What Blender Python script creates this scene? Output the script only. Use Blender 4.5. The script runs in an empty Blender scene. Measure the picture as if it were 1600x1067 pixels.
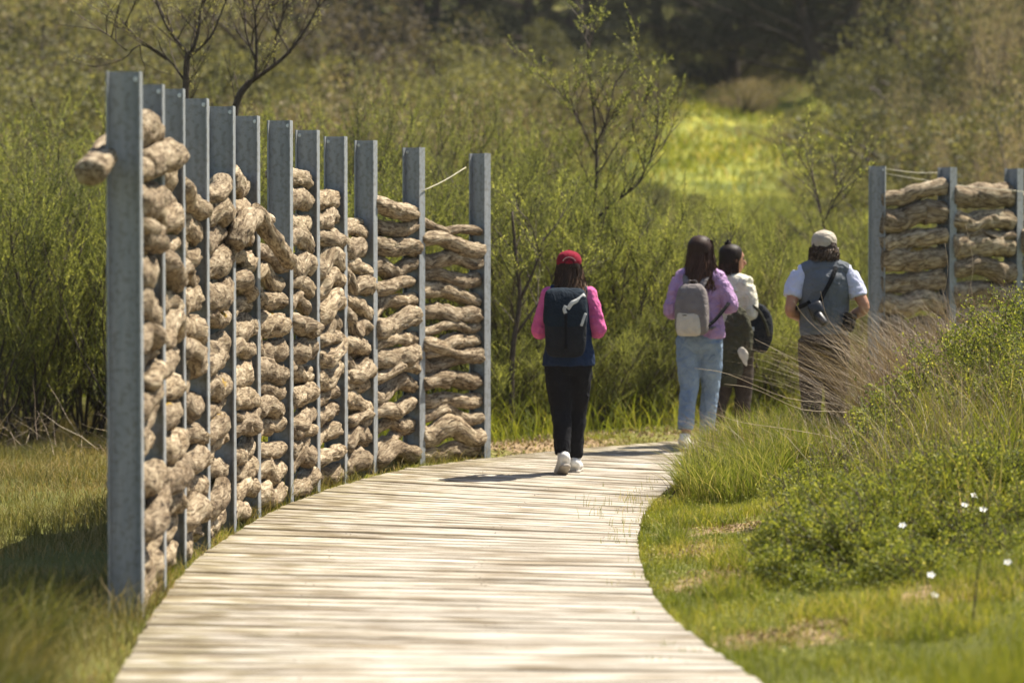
import bpy, math, random
import numpy as np
from mathutils import Vector, Matrix

# ------------------------------------------------------------------ camera, sky, sun, exposure
SC = bpy.context.scene
COL = SC.collection
FPX, HC, HOR = 4200.0, 1.62, 401.0            # focal length in photo pixels, eye height, horizon row
cam_d = bpy.data.cameras.new('camera')
cam = bpy.data.objects.new('camera', cam_d); COL.objects.link(cam)
cam_d.sensor_width = 36.0
cam_d.lens = FPX / 1600 * 36
cam_d.clip_start = 0.5; cam_d.clip_end = 2000
cam.location = (0, 0, HC)
PITCH = math.atan((533.5 - HOR) / FPX)
cam.rotation_euler = (math.radians(90) - PITCH, 0, 0)
cam_d.dof.use_dof = True
cam_d.dof.focus_distance = 17.9
cam_d.dof.aperture_fstop = 1.8
cam_d.dof.aperture_blades = 9
SC.camera = cam

SUN_AZ = math.atan2(0.86, 0.50)               # clockwise from +Y: the sun stands right and ahead
SUN_EL = math.radians(58)
w = bpy.data.worlds.new('World'); SC.world = w; w.use_nodes = True
nt = w.node_tree
for n in list(nt.nodes): nt.nodes.remove(n)
sky = nt.nodes.new('ShaderNodeTexSky'); sky.sky_type = 'NISHITA'; sky.sun_disc = False
sky.sun_elevation = SUN_EL; sky.sun_rotation = SUN_AZ
bg = nt.nodes.new('ShaderNodeBackground'); bg.inputs[1].default_value = 0.072
wo = nt.nodes.new('ShaderNodeOutputWorld')
nt.links.new(sky.outputs[0], bg.inputs[0]); nt.links.new(bg.outputs[0], wo.inputs[0])
sd = bpy.data.lights.new('sun', 'SUN'); sd.energy = 5.0; sd.angle = math.radians(0.5); sd.color = (1.0, 0.93, 0.80)
sun = bpy.data.objects.new('sun', sd); COL.objects.link(sun)
sv = Vector((math.sin(SUN_AZ) * math.cos(SUN_EL), math.cos(SUN_AZ) * math.cos(SUN_EL), math.sin(SUN_EL)))
sun.rotation_euler = sv.to_track_quat('Z', 'Y').to_euler(); sun.location = (10, 10, 30)
SC.view_settings.view_transform = 'Standard'; SC.view_settings.look = 'None'
SC.view_settings.exposure = 1.22; SC.view_settings.gamma = 1.0; SC.view_settings.use_curve_mapping = False
SC.render.engine = 'CYCLES'
SC.cycles.use_denoising = True
SC.cycles.max_bounces = 6; SC.cycles.diffuse_bounces = 3; SC.cycles.glossy_bounces = 2
SC.cycles.transmission_bounces = 3; SC.cycles.transparent_max_bounces = 4
SC.cycles.caustics_reflective = False; SC.cycles.caustics_refractive = False

R = random.Random(7)
NR = np.random.default_rng(11)

# ------------------------------------------------------------------ helpers
def gp(x, y, z=0.0):
    """Ground point seen at photo pixel (x, y), on height z."""
    d = FPX * (HC - z) / (y - HOR)
    return np.array([(x - 800) * d / FPX, d, z])

def at(x, y, Y):
    return np.array([(x - 800) * Y / FPX, Y, HC + (HOR - y) * Y / FPX])

def vn(p, seed=0):
    """value noise, p (N,3) -> (N,) in -1..1"""
    p = np.asarray(p, dtype=np.float64) + seed * 17.31
    i = np.floor(p).astype(np.int64); f = p - i; f = f * f * (3 - 2 * f)
    out = 0
    for dx in (0, 1):
        for dy in (0, 1):
            for dz in (0, 1):
                h = ((i[:, 0] + dx) * 374761393 + (i[:, 1] + dy) * 668265263 + (i[:, 2] + dz) * 2147483647) & 0xffffffff
                h = ((h ^ (h >> 13)) * 1274126177) & 0xffffffff
                v = ((h ^ (h >> 16)) & 0xffff) / 32767.5 - 1
                wgt = (f[:, 0] if dx else 1 - f[:, 0]) * (f[:, 1] if dy else 1 - f[:, 1]) * (f[:, 2] if dz else 1 - f[:, 2])
                out = out + v * wgt
    return out

def sstep(a, b, x):
    t = np.clip((x - a) / (b - a), 0, 1); return t * t * (3 - 2 * t)

def mesh_np(name, V, faces, attrs=None, vattrs=None, smooth=False, mats=None, fmat=None):
    """faces: list of (M,k) int arrays"""
    me = bpy.data.meshes.new(name)
    V = np.asarray(V, dtype=np.float32)
    me.vertices.add(len(V)); me.vertices.foreach_set('co', V.ravel())
    faces = [f for f in faces if len(f)]
    loops = np.concatenate([f.ravel() for f in faces]).astype(np.int32)
    tot = np.concatenate([np.full(len(f), f.shape[1], dtype=np.int32) for f in faces])
    st = np.concatenate([[0], np.cumsum(tot)[:-1]]).astype(np.int32)
    me.loops.add(len(loops)); me.loops.foreach_set('vertex_index', loops)
    me.polygons.add(len(tot)); me.polygons.foreach_set('loop_start', st); me.polygons.foreach_set('loop_total', tot)
    me.polygons.foreach_set('use_smooth', np.full(len(tot), bool(smooth)))
    if fmat is not None: me.polygons.foreach_set('material_index', np.asarray(fmat, dtype=np.int32))
    me.update(calc_edges=True)
    for k, a in (attrs or {}).items():
        at_ = me.attributes.new(k, 'FLOAT', 'POINT'); at_.data.foreach_set('value', np.asarray(a, dtype=np.float32))
    for k, a in (vattrs or {}).items():
        at_ = me.attributes.new(k, 'FLOAT_VECTOR', 'POINT'); at_.data.foreach_set('vector', np.asarray(a, dtype=np.float32).ravel())
    for m in (mats or []): me.materials.append(m)
    return me

def link(name, me, mat=None, parent=None, loc=None):
    o = bpy.data.objects.new(name, me); COL.objects.link(o)
    if mat is not None and me is not None and not me.materials: me.materials.append(mat)
    if parent is not None: o.parent = parent
    if loc is not None: o.location = loc
    return o

def empty(name, loc, rz=0.0, scale=1.0):
    o = bpy.data.objects.new(name, None); COL.objects.link(o)
    o.location = loc; o.rotation_euler = (0, 0, rz); o.scale = (scale,) * 3; o.empty_display_size = 0.2
    return o

def tag(o, label=None, cat=None, group=None, kind=None):
    if label: o['label'] = label
    if cat: o['category'] = cat
    if group: o['group'] = group
    if kind: o['kind'] = kind
    return o

def copy_tree(o, parent=None):
    c = o.copy(); COL.objects.link(c); c.parent = parent
    for ch in list(o.children): copy_tree(ch, c)
    return c

class MB:
    def __init__(s): s.V = []; s.F3 = []; s.F4 = []; s.n = 0; s.A = {}
    def add(s, V, quads=(), tris=(), **attrs):
        V = np.asarray(V, dtype=np.float64)
        if len(quads): s.F4.append(np.asarray(quads, dtype=np.int64) + s.n)
        if len(tris): s.F3.append(np.asarray(tris, dtype=np.int64) + s.n)
        for k, a in attrs.items(): s.A.setdefault(k, []).append(np.broadcast_to(np.asarray(a, dtype=np.float64), (len(V),)))
        s.V.append(V); s.n += len(V); return s
    def mesh(s, name, mat=None, smooth=True):
        fs = []
        if s.F4: fs.append(np.concatenate(s.F4))
        if s.F3: fs.append(np.concatenate(s.F3))
        me = mesh_np(name, np.concatenate(s.V), fs, attrs={k: np.concatenate(a) for k, a in s.A.items()}, smooth=smooth)
        if mat is not None: me.materials.append(mat)
        return me
    def build(s, name, mat, parent=None, smooth=True):
        return link(name, s.mesh(name, mat, smooth), None, parent)

def catmull(P, sub):
    P = np.asarray(P, dtype=float)
    if sub <= 1 or len(P) < 3: 
        if len(P) == 2 and sub > 1:
            return np.array([P[0] + (P[1] - P[0]) * t for t in np.linspace(0, 1, sub + 1)])
        return P
    Q = np.vstack([2 * P[0] - P[1], P, 2 * P[-1] - P[-2]])
    out = []
    for i in range(len(P) - 1):
        p0, p1, p2, p3 = Q[i:i + 4]
        for k in range(sub):
            t = k / sub
            out.append(0.5 * (2 * p1 + (p2 - p0) * t + (2 * p0 - 5 * p1 + 4 * p2 - p3) * t * t + (3 * p1 - p0 - 3 * p2 + p3) * t ** 3))
    out.append(P[-1]); return np.array(out)

def loft(pts, rx, ry=None, side=(1, 0, 0), seg=18, sub=4, pw=2.0, cap=True):
    """closed tube through pts with elliptical (or super-elliptical) sections"""
    pts = np.asarray(pts, dtype=float); k = len(pts)
    rx = np.broadcast_to(np.asarray(rx, dtype=float), (k,)); ry = rx if ry is None else np.broadcast_to(np.asarray(ry, dtype=float), (k,))
    D = catmull(np.column_stack([pts, rx, ry]), sub)
    P, a, b = D[:, :3], np.maximum(D[:, 3], 1e-4), np.maximum(D[:, 4], 1e-4)
    T = np.gradient(P, axis=0); T /= np.linalg.norm(T, axis=1)[:, None] + 1e-12
    s = np.broadcast_to(np.asarray(side, dtype=float), T.shape)
    U = s - (s * T).sum(1)[:, None] * T; U /= np.linalg.norm(U, axis=1)[:, None] + 1e-12
    W = np.cross(T, U)
    th = np.arange(seg) * 2 * math.pi / seg
    c, sn = np.cos(th), np.sin(th)
    c = np.sign(c) * np.abs(c) ** (2 / pw); sn = np.sign(sn) * np.abs(sn) ** (2 / pw)
    V = P[:, None, :] + (a[:, None] * c)[:, :, None] * U[:, None, :] + (b[:, None] * sn)[:, :, None] * W[:, None, :]
    n = len(P); V = V.reshape(-1, 3)
    i = np.arange(n - 1)[:, None] * seg; j = np.arange(seg)[None, :]; j2 = (j + 1) % seg
    Q = np.stack([i + j, i + j2, i + seg + j2, i + seg + j], axis=-1).reshape(-1, 4)
    tr = []
    if cap:
        V = np.vstack([V, P[0], P[-1]]); a0, a1 = n * seg, n * seg + 1
        jj = np.arange(seg); j2 = (jj + 1) % seg
        tr = np.vstack([np.column_stack([j2, jj, np.full(seg, a0)]), np.column_stack([(n - 1) * seg + jj, (n - 1) * seg + j2, np.full(seg, a1)])])
    return V, Q, tr

def ball(c, r, seg=16, n=9, side=(1, 0, 0), axis=(0, 0, 1)):
    c = np.asarray(c, dtype=float); r = np.broadcast_to(np.asarray(r, dtype=float), (3,))
    th = np.linspace(-math.pi / 2 * .97, math.pi / 2 * .97, n)
    pts = np.array([c + np.array([0, 0, r[2] * math.sin(t)]) for t in th])
    return loft(pts, r[0] * np.cos(th), r[1] * np.cos(th), side=side, seg=seg, sub=1)

def box(c, s, R3=None, bev=0.0):
    """box centred c of size s; optional rotation matrix (3x3); bevelled by chamfering when bev>0"""
    hx, hy, hz = np.asarray(s, dtype=float) / 2
    if bev <= 0:
        V = np.array([[x, y, z] for z in (-hz, hz) for y in (-hy, hy) for x in (-hx, hx)])
        Q = [[0, 2, 3, 1], [4, 5, 7, 6], [0, 1, 5, 4], [2, 6, 7, 3], [0, 4, 6, 2], [1, 3, 7, 5]]
        T = []
    else:
        b = min(bev, hx * .9, hy * .9, hz * .9)
        rings = []
        for z, ins in ((-hz, b), (-hz + b, 0), (hz - b, 0), (hz, b)):
            x, y = hx - ins, hy - ins
            bb = b if ins == 0 else b * .6
            rings.append([[x - bb, -y, z], [x, -y + bb, z], [x, y - bb, z], [x - bb, y, z], [-x + bb, y, z], [-x, y - bb, z], [-x, -y + bb, z], [-x + bb, -y, z]])
        V = np.array(rings).reshape(-1, 3); Q = []; T = []
        for r in range(3):
            for j in range(8): Q.append([r * 8 + j, r * 8 + (j + 1) % 8, r * 8 + 8 + (j + 1) % 8, r * 8 + 8 + j])
        for base, fl in ((0, True), (24, False)):
            for q in ([0, 1, 2, 3], [0, 3, 4, 7], [4, 5, 6, 7]):
                q = [base + v for v in q]; Q.append(q[::-1] if fl else q)
    if R3 is not None: V = V @ np.asarray(R3, dtype=float).T
    return V + np.asarray(c, dtype=float), Q, T

def put(mb, vqt, **a): mb.add(vqt[0], vqt[1], vqt[2], **a); return mb
def rotz(a): c, s = math.cos(a), math.sin(a); return np.array([[c, -s, 0], [s, c, 0], [0, 0, 1.0]])

# ------------------------------------------------------------------ materials
def newmat(name):
    m = bpy.data.materials.new(name); m.use_nodes = True
    t = m.node_tree
    for n in list(t.nodes): t.nodes.remove(n)
    out = t.nodes.new('ShaderNodeOutputMaterial')
    return m, t, out

def N(t, typ, **kw):
    n = t.nodes.new(typ)
    for k, v in kw.items():
        if k.startswith('i_'):
            key = k[2:]; key = int(key) if key.isdigit() else key
            n.inputs[key].default_value = v
        else: setattr(n, k, v)
    return n

def ramp(t, stops, src):
    r = t.nodes.new('ShaderNodeValToRGB'); e = r.color_ramp.elements
    while len(e) < len(stops): e.new(0.5)
    for el, (p, c) in zip(e, stops):
        el.position = p; el.color = (c if len(c) == 4 else (*c, 1.0))
    t.links.new(src, r.inputs[0]); return r

def leaf_mat(name, stops, trans=0.42, tcol=1.5, attr='rnd', rough=0.6, gloss=0.012, nscale=0.0, nstops=None, vary=0.0):
    """diffuse + translucent leaf, colour by a random value on each blade or leaf"""
    m, t, out = newmat(name)
    a = N(t, 'ShaderNodeAttribute', attribute_name=attr)
    r = ramp(t, stops, a.outputs['Fac'])
    col = r.outputs[0]
    if nscale:
        tc = N(t, 'ShaderNodeNewGeometry'); no = N(t, 'ShaderNodeTexNoise', i_Scale=nscale, i_Detail=2.0)
        t.links.new(tc.outputs['Position'], no.inputs['Vector'])
        r2 = ramp(t, nstops, no.outputs['Fac'])
        mx = N(t, 'ShaderNodeMix', data_type='RGBA', blend_type='MULTIPLY'); mx.inputs[0].default_value = 1
        t.links.new(col, mx.inputs[6]); t.links.new(r2.outputs[0], mx.inputs[7]); col = mx.outputs[2]
    if vary:                      # each plant of its own tone
        oi = N(t, 'ShaderNodeObjectInfo'); rv = ramp(t, [(0, (1 - vary, 1 - vary, 1 - .8 * vary)), (.5, (1, .97, .95)), (1, (1 + vary, 1 + .9 * vary, 1 + .6 * vary))], oi.outputs['Random'])
        mv = N(t, 'ShaderNodeMix', data_type='RGBA', blend_type='MULTIPLY'); mv.inputs[0].default_value = 1
        t.links.new(col, mv.inputs[6]); t.links.new(rv.outputs[0], mv.inputs[7]); col = mv.outputs[2]
    di = N(t, 'ShaderNodeBsdfDiffuse'); t.links.new(col, di.inputs[0])
    tr = N(t, 'ShaderNodeBsdfTranslucent')
    g = N(t, 'ShaderNodeMix', data_type='RGBA', blend_type='MULTIPLY'); g.inputs[0].default_value = 1
    g.inputs[7].default_value = (tcol * 1.08, tcol * 1.05, tcol * .6, 1)
    t.links.new(col, g.inputs[6]); t.links.new(g.outputs[2], tr.inputs[0])
    m1 = N(t, 'ShaderNodeMixShader', i_0=trans); t.links.new(di.outputs[0], m1.inputs[1]); t.links.new(tr.outputs[0], m1.inputs[2])
    last = m1
    if gloss > 0:
        gl = N(t, 'ShaderNodeBsdfGlossy', i_Roughness=rough); gl.inputs[0].default_value = (1, 1, 1, 1)
        m2 = N(t, 'ShaderNodeMixShader', i_0=gloss); t.links.new(m1.outputs[0], m2.inputs[1]); t.links.new(gl.outputs[0], m2.inputs[2]); last = m2
    t.links.new(last.outputs[0], out.inputs[0]); return m

def simple_mat(name, c1, c2=None, scale=20.0, rough=0.8, metal=0.0, bump=0.0, bscale=None, detail=4.0, spec=0.3, obj=True, sheen=0.0):
    m, t, out = newmat(name)
    p = N(t, 'ShaderNodeBsdfPrincipled', i_Roughness=rough, i_Metallic=metal)
    p.inputs['Specular IOR Level'].default_value = spec
    if sheen: p.inputs['Sheen Weight'].default_value = sheen
    tc = N(t, 'ShaderNodeTexCoord')
    no = N(t, 'ShaderNodeTexNoise', i_Scale=scale, i_Detail=detail); t.links.new(tc.outputs['Object'], no.inputs['Vector'])
    c2 = c2 or tuple(v * .75 for v in c1)
    r = ramp(t, [(0.3, c2), (0.7, c1)], no.outputs['Fac']); t.links.new(r.outputs[0], p.inputs['Base Color'])
    if bump:
        nb = N(t, 'ShaderNodeTexNoise', i_Scale=bscale or scale * 3, i_Detail=4.0); t.links.new(tc.outputs['Object'], nb.inputs['Vector'])
        b = N(t, 'ShaderNodeBump', i_Strength=bump, i_Distance=0.01); t.links.new(nb.outputs['Fac'], b.inputs['Height']); t.links.new(b.outputs[0], p.inputs['Normal'])
    t.links.new(p.outputs[0], out.inputs[0]); return m

def wood_board_mat():
    m, t, out = newmat('weathered_board')
    p = N(t, 'ShaderNodeBsdfPrincipled', i_Roughness=0.75); p.inputs['Specular IOR Level'].default_value = 0.25
    a = N(t, 'ShaderNodeAttribute', attribute_name='gc')
    mp = N(t, 'ShaderNodeMapping'); mp.inputs['Scale'].default_value = (1.3, 26, 1); t.links.new(a.outputs['Vector'], mp.inputs['Vector'])
    n1 = N(t, 'ShaderNodeTexNoise', i_Scale=1.6, i_Detail=7.0, i_Roughness=0.7); t.links.new(mp.outputs[0], n1.inputs['Vector'])
    r1 = ramp(t, [(0.30, (.07, .057, .042)), (0.42, (.26, .23, .185)), (0.53, (.46, .42, .355)), (0.72, (.58, .545, .475))], n1.outputs['Fac'])
    # broad stains
    mp2 = N(t, 'ShaderNodeMapping'); mp2.inputs['Scale'].default_value = (1.1, 2.2, 1); t.links.new(a.outputs['Vector'], mp2.inputs['Vector'])
    n2 = N(t, 'ShaderNodeTexNoise', i_Scale=2.2, i_Detail=4.0); t.links.new(mp2.outputs[0], n2.inputs['Vector'])
    r2 = ramp(t, [(0.34, (.55, .49, .40)), (0.56, (1, 1, 1))], n2.outputs['Fac'])
    mx = N(t, 'ShaderNodeMix', data_type='RGBA', blend_type='MULTIPLY'); mx.inputs[0].default_value = 1
    t.links.new(r1.outputs[0], mx.inputs[6]); t.links.new(r2.outputs[0], mx.inputs[7])
    # moss and dirt near the fence side
    e = N(t, 'ShaderNodeAttribute', attribute_name='edge')
    n3 = N(t, 'ShaderNodeTexNoise', i_Scale=5.0, i_Detail=5.0); t.links.new(mp2.outputs[0], n3.inputs['Vector'])
    su = N(t, 'ShaderNodeMath', operation='MULTIPLY_ADD'); su.inputs[1].default_value = 1.7; su.inputs[2].default_value = -.50
    t.links.new(n3.outputs['Fac'], su.inputs[0])
    ad = N(t, 'ShaderNodeMath', operation='SUBTRACT'); t.links.new(su.outputs[0], ad.inputs[0]); t.links.new(e.outputs['Fac'], ad.inputs[1])
    rm = ramp(t, [(0.0, (0, 0, 0)), (0.42, (1, 1, 1))], ad.outputs[0])
    sc = N(t, 'ShaderNodeMath', operation='MULTIPLY'); sc.inputs[1].default_value = .72; t.links.new(rm.outputs[0], sc.inputs[0])
    m2 = N(t, 'ShaderNodeMix', data_type='RGBA', blend_type='MULTIPLY'); m2.inputs[7].default_value = (.52, .47, .27, 1)
    t.links.new(sc.outputs[0], m2.inputs[0]); t.links.new(mx.outputs[2], m2.inputs[6])
    ri = N(t, 'ShaderNodeAttribute', attribute_name='rim')          # grime caught along the joints
    rr_ = ramp(t, [(0.0, (1, 1, 1)), (0.4, (.95, .94, .92)), (1.0, (.55, .50, .42))], ri.outputs['Fac'])
    mr = N(t, 'ShaderNodeMix', data_type='RGBA', blend_type='MULTIPLY'); mr.inputs[0].default_value = 1
    t.links.new(m2.outputs[2], mr.inputs[6]); t.links.new(rr_.outputs[0], mr.inputs[7]); m2 = mr
    # per-board tone
    oi = N(t, 'ShaderNodeObjectInfo')
    r4 = ramp(t, [(0, (.78, .76, .74)), (.3, (.90, .89, .87)), (1, (1.03, 1.02, 1.0))], oi.outputs['Random'])
    m3 = N(t, 'ShaderNodeMix', data_type='RGBA', blend_type='MULTIPLY'); m3.inputs[0].default_value = 1
    t.links.new(m2.outputs[2], m3.inputs[6]); t.links.new(r4.outputs[0], m3.inputs[7])
    t.links.new(m3.outputs[2], p.inputs['Base Color'])
    b = N(t, 'ShaderNodeBump', i_Strength=0.6, i_Distance=0.006); t.links.new(n1.outputs['Fac'], b.inputs['Height']); t.links.new(b.outputs[0], p.inputs['Normal'])
    t.links.new(p.outputs[0], out.inputs[0]); return m

def log_mat():
    m, t, out = newmat('driftwood_bark')
    p = N(t, 'ShaderNodeBsdfPrincipled', i_Roughness=0.85); p.inputs['Specular IOR Level'].default_value = 0.2
    a = N(t, 'ShaderNodeAttribute', attribute_name='gc')
    mp = N(t, 'ShaderNodeMapping'); mp.inputs['Scale'].default_value = (7, 24, 24); t.links.new(a.outputs['Vector'], mp.inputs['Vector'])
    n1 = N(t, 'ShaderNodeTexNoise', i_Scale=1.6, i_Detail=8.0, i_Roughness=0.72, i_Distortion=0.8); t.links.new(mp.outputs[0], n1.inputs['Vector'])
    r1 = ramp(t, [(0.35, (.045, .034, .024)), (0.43, (.20, .15, .10)), (0.52, (.42, .345, .245)), (0.64, (.66, .58, .44))], n1.outputs['Fac'])
    n2 = N(t, 'ShaderNodeTexNoise', i_Scale=9.0, i_Detail=3.0); t.links.new(a.outputs['Vector'], n2.inputs['Vector'])
    r2 = ramp(t, [(0.3, (.72, .66, .58)), (0.62, (1.05, 1.03, 1.0))], n2.outputs['Fac'])
    mx = N(t, 'ShaderNodeMix', data_type='RGBA', blend_type='MULTIPLY'); mx.inputs[0].default_value = 1
    t.links.new(r1.outputs[0], mx.inputs[6]); t.links.new(r2.outputs[0], mx.inputs[7])
    oi = N(t, 'ShaderNodeObjectInfo')
    r4 = ramp(t, [(0, (.72, .68, .64)), (.5, (.95, .92, .88)), (1, (1.12, 1.08, 1.02))], oi.outputs['Random'])
    m3 = N(t, 'ShaderNodeMix', data_type='RGBA', blend_type='MULTIPLY'); m3.inputs[0].default_value = 1
    t.links.new(mx.outputs[2], m3.inputs[6]); t.links.new(r4.outputs[0], m3.inputs[7])
    # orange lichen patches
    li = N(t, 'ShaderNodeAttribute', attribute_name='lichen')
    n3 = N(t, 'ShaderNodeTexNoise', i_Scale=28.0, i_Detail=4.0); t.links.new(a.outputs['Vector'], n3.inputs['Vector'])
    ml = N(t, 'ShaderNodeMath', operation='MULTIPLY'); t.links.new(li.outputs['Fac'], ml.inputs[0]); t.links.new(n3.outputs['Fac'], ml.inputs[1])
    rl = ramp(t, [(0.34, (0, 0, 0)), (0.44, (1, 1, 1))], ml.outputs[0])
    m4 = N(t, 'ShaderNodeMix', data_type='RGBA'); m4.inputs[7].default_value = (.42, .26, .035, 1)
    t.links.new(rl.outputs[0], m4.inputs[0]); t.links.new(m3.outputs[2], m4.inputs[6])
    t.links.new(m4.outputs[2], p.inputs['Base Color'])
    n5 = N(t, 'ShaderNodeTexNoise', i_Scale=60.0, i_Detail=4.0, i_Roughness=.7); t.links.new(a.outputs['Vector'], n5.inputs['Vector'])
    sm = N(t, 'ShaderNodeMath', operation='MULTIPLY_ADD'); sm.inputs[1].default_value = .45
    t.links.new(n5.outputs['Fac'], sm.inputs[0]); t.links.new(n1.outputs['Fac'], sm.inputs[2])
    b = N(t, 'ShaderNodeBump', i_Strength=1.0, i_Distance=0.032); t.links.new(sm.outputs[0], b.inputs['Height']); t.links.new(b.outputs[0], p.inputs['Normal'])
    t.links.new(p.outputs[0], out.inputs[0]); return m

def steel_mat():
    m, t, out = newmat('galvanised_steel')
    p = N(t, 'ShaderNodeBsdfPrincipled', i_Roughness=0.5, i_Metallic=0.0)
    tc = N(t, 'ShaderNodeTexCoord')
    mp = N(t, 'ShaderNodeMapping'); mp.inputs['Scale'].default_value = (14, 14, 1.6); t.links.new(tc.outputs['Object'], mp.inputs['Vector'])
    n1 = N(t, 'ShaderNodeTexNoise', i_Scale=2.0, i_Detail=6.0, i_Roughness=.6); t.links.new(mp.outputs[0], n1.inputs['Vector'])
    r1 = ramp(t, [(0.3, (.19, .205, .215)), (0.55, (.245, .255, .26)), (0.75, (.31, .315, .305))], n1.outputs['Fac'])
    n2 = N(t, 'ShaderNodeTexNoise', i_Scale=34.0, i_Detail=5.0); t.links.new(tc.outputs['Object'], n2.inputs['Vector'])
    r2 = ramp(t, [(0.36, (.70, .66, .60)), (0.52, (1, 1, 1))], n2.outputs['Fac'])
    mx = N(t, 'ShaderNodeMix', data_type='RGBA', blend_type='MULTIPLY'); mx.inputs[0].default_value = .8
    t.links.new(r1.outputs[0], mx.inputs[6]); t.links.new(r2.outputs[0], mx.inputs[7]); t.links.new(mx.outputs[2], p.inputs['Base Color'])
    r3 = ramp(t, [(0.3, (.45,) * 3), (0.7, (.65,) * 3)], n1.outputs['Fac']); t.links.new(r3.outputs[0], p.inputs['Roughness'])
    b = N(t, 'ShaderNodeBump', i_Strength=0.15, i_Distance=0.003); t.links.new(n2.outputs['Fac'], b.inputs['Height']); t.links.new(b.outputs[0], p.inputs['Normal'])
    t.links.new(p.outputs[0], out.inputs[0]); return m

def ground_mat():
    m, t, out = newmat('ground_soil_and_turf')
    p = N(t, 'ShaderNodeBsdfPrincipled', i_Roughness=0.95); p.inputs['Specular IOR Level'].default_value = 0.1
    g = N(t, 'ShaderNodeNewGeometry')
    n1 = N(t, 'ShaderNodeTexNoise', i_Scale=0.35, i_Detail=6.0); t.links.new(g.outputs['Position'], n1.inputs['Vector'])
    n2 = N(t, 'ShaderNodeTexNoise', i_Scale=9.0, i_Detail=6.0, i_Roughness=.65); t.links.new(g.outputs['Position'], n2.inputs['Vector'])
    r1 = ramp(t, [(0.3, (.07, .075, .02)), (0.5, (.115, .12, .03)), (0.68, (.17, .155, .045))], n1.outputs['Fac'])
    r2 = ramp(t, [(0.35, (.12, .08, .045)), (0.5, (.24, .165, .095)), (0.7, (.38, .28, .165))], n2.outputs['Fac'])
    b_ = N(t, 'ShaderNodeAttribute', attribute_name='bare')
    su = N(t, 'ShaderNodeMath', operation='MULTIPLY_ADD'); su.inputs[1].default_value = 0.7; t.links.new(n2.outputs['Fac'], su.inputs[0]); t.links.new(b_.outputs['Fac'], su.inputs[2])
    rb = ramp(t, [(0.52, (0, 0, 0)), (0.72, (1, 1, 1))], su.outputs[0])
    mx = N(t, 'ShaderNodeMix', data_type='RGBA'); t.links.new(rb.outputs[0], mx.inputs[0]); t.links.new(r1.outputs[0], mx.inputs[6]); t.links.new(r2.outputs[0], mx.inputs[7])
    me_ = N(t, 'ShaderNodeAttribute', attribute_name='meadow')
    n4 = N(t, 'ShaderNodeTexNoise', i_Scale=.9, i_Detail=5.0); t.links.new(g.outputs['Position'], n4.inputs['Vector'])
    r4 = ramp(t, [(0.35, (.085, .105, .03)), (0.52, (.20, .215, .045)), (0.66, (.36, .345, .06))], n4.outputs['Fac'])
    m5 = N(t, 'ShaderNodeMix', data_type='RGBA'); t.links.new(me_.outputs['Fac'], m5.inputs[0]); t.links.new(mx.outputs[2], m5.inputs[6]); t.links.new(r4.outputs[0], m5.inputs[7])
    t.links.new(m5.outputs[2], p.inputs['Base Color'])
    b = N(t, 'ShaderNodeBump', i_Strength=0.8, i_Distance=0.03); t.links.new(n2.outputs['Fac'], b.inputs['Height']); t.links.new(b.outputs[0], p.inputs['Normal'])
    t.links.new(p.outputs[0], out.inputs[0]); return m

M = {}
M['board'] = wood_board_mat(); M['log'] = log_mat(); M['steel'] = steel_mat(); M['ground'] = ground_mat()
M['joist'] = simple_mat('joist_timber', (.10, .08, .055), scale=8)
M['bolt'] = simple_mat('bolt_steel', (.6, .6, .58), rough=.35, metal=.8)
M['nail'] = simple_mat('rusty_nail', (.10, .06, .04), rough=.7)
M['wire'] = simple_mat('wire', (.55, .50, .36), rough=.6)
M['grass_fresh'] = leaf_mat('grass_fresh', [(0, (.10, .125, .016)), (.45, (.19, .205, .028)), (.8, (.30, .28, .05)), (.93, (.38, .31, .13)), (1, (.46, .37, .20))], nscale=1.6, nstops=[(.35, (.62, .70, .62)), (.6, (1.1, 1.05, 1))])
M['grass_long'] = leaf_mat('grass_long', [(0, (.08, .11, .016)), (.6, (.17, .19, .030)), (.85, (.27, .25, .07)), (1, (.42, .34, .17))])
M['grass_dry'] = leaf_mat('grass_dry', [(0, (.075, .08, .022)), (.35, (.14, .13, .04)), (.6, (.25, .20, .09)), (1, (.42, .33, .19))], trans=.3, nscale=.8, nstops=[(.35, (.7, .8, .6)), (.62, (1.1, 1.0, .95))])
M['straw'] = leaf_mat('dry_stalk', [(0, (.13, .085, .05)), (.5, (.27, .19, .12)), (1, (.45, .35, .23))], trans=.12, gloss=.05)
M['litter'] = leaf_mat('leaf_litter', [(0, (.09, .06, .03)), (.5, (.24, .17, .09)), (1, (.4, .31, .17))], trans=.15)
M['broom_leaf'] = leaf_mat('broom_leaf', [(0, (.06, .072, .022)), (.5, (.18, .20, .05)), (1, (.45, .45, .15))], trans=.5, vary=.22)
M['broom_leaf_dark'] = leaf_mat('broom_leaf_dark', [(0, (.06, .068, .024)), (.5, (.135, .145, .05)), (1, (.27, .27, .11))], trans=.45, vary=.25)
M['broom_leaf_pale'] = leaf_mat('broom_leaf_pale', [(0, (.11, .105, .04)), (.5, (.22, .205, .085)), (1, (.36, .33, .16))], trans=.45)
M['bark_dark'] = simple_mat('shrub_bark', (.085, .062, .045), (.04, .028, .02), scale=18, bump=.6)
M['bark_grey'] = simple_mat('grey_bark', (.18, .145, .11), (.07, .055, .04), scale=14, bump=.6)
M['bramble'] = leaf_mat('bramble_leaf', [(0, (.065, .085, .018)), (.5, (.16, .18, .030)), (.85, (.32, .32, .055)), (1, (.44, .38, .12))], trans=.4, gloss=.02)
M['bush_green'] = leaf_mat('bush_leaf', [(0, (.05, .052, .024)), (.6, (.115, .112, .048)), (1, (.24, .225, .095))], trans=.3, vary=.5)
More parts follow.
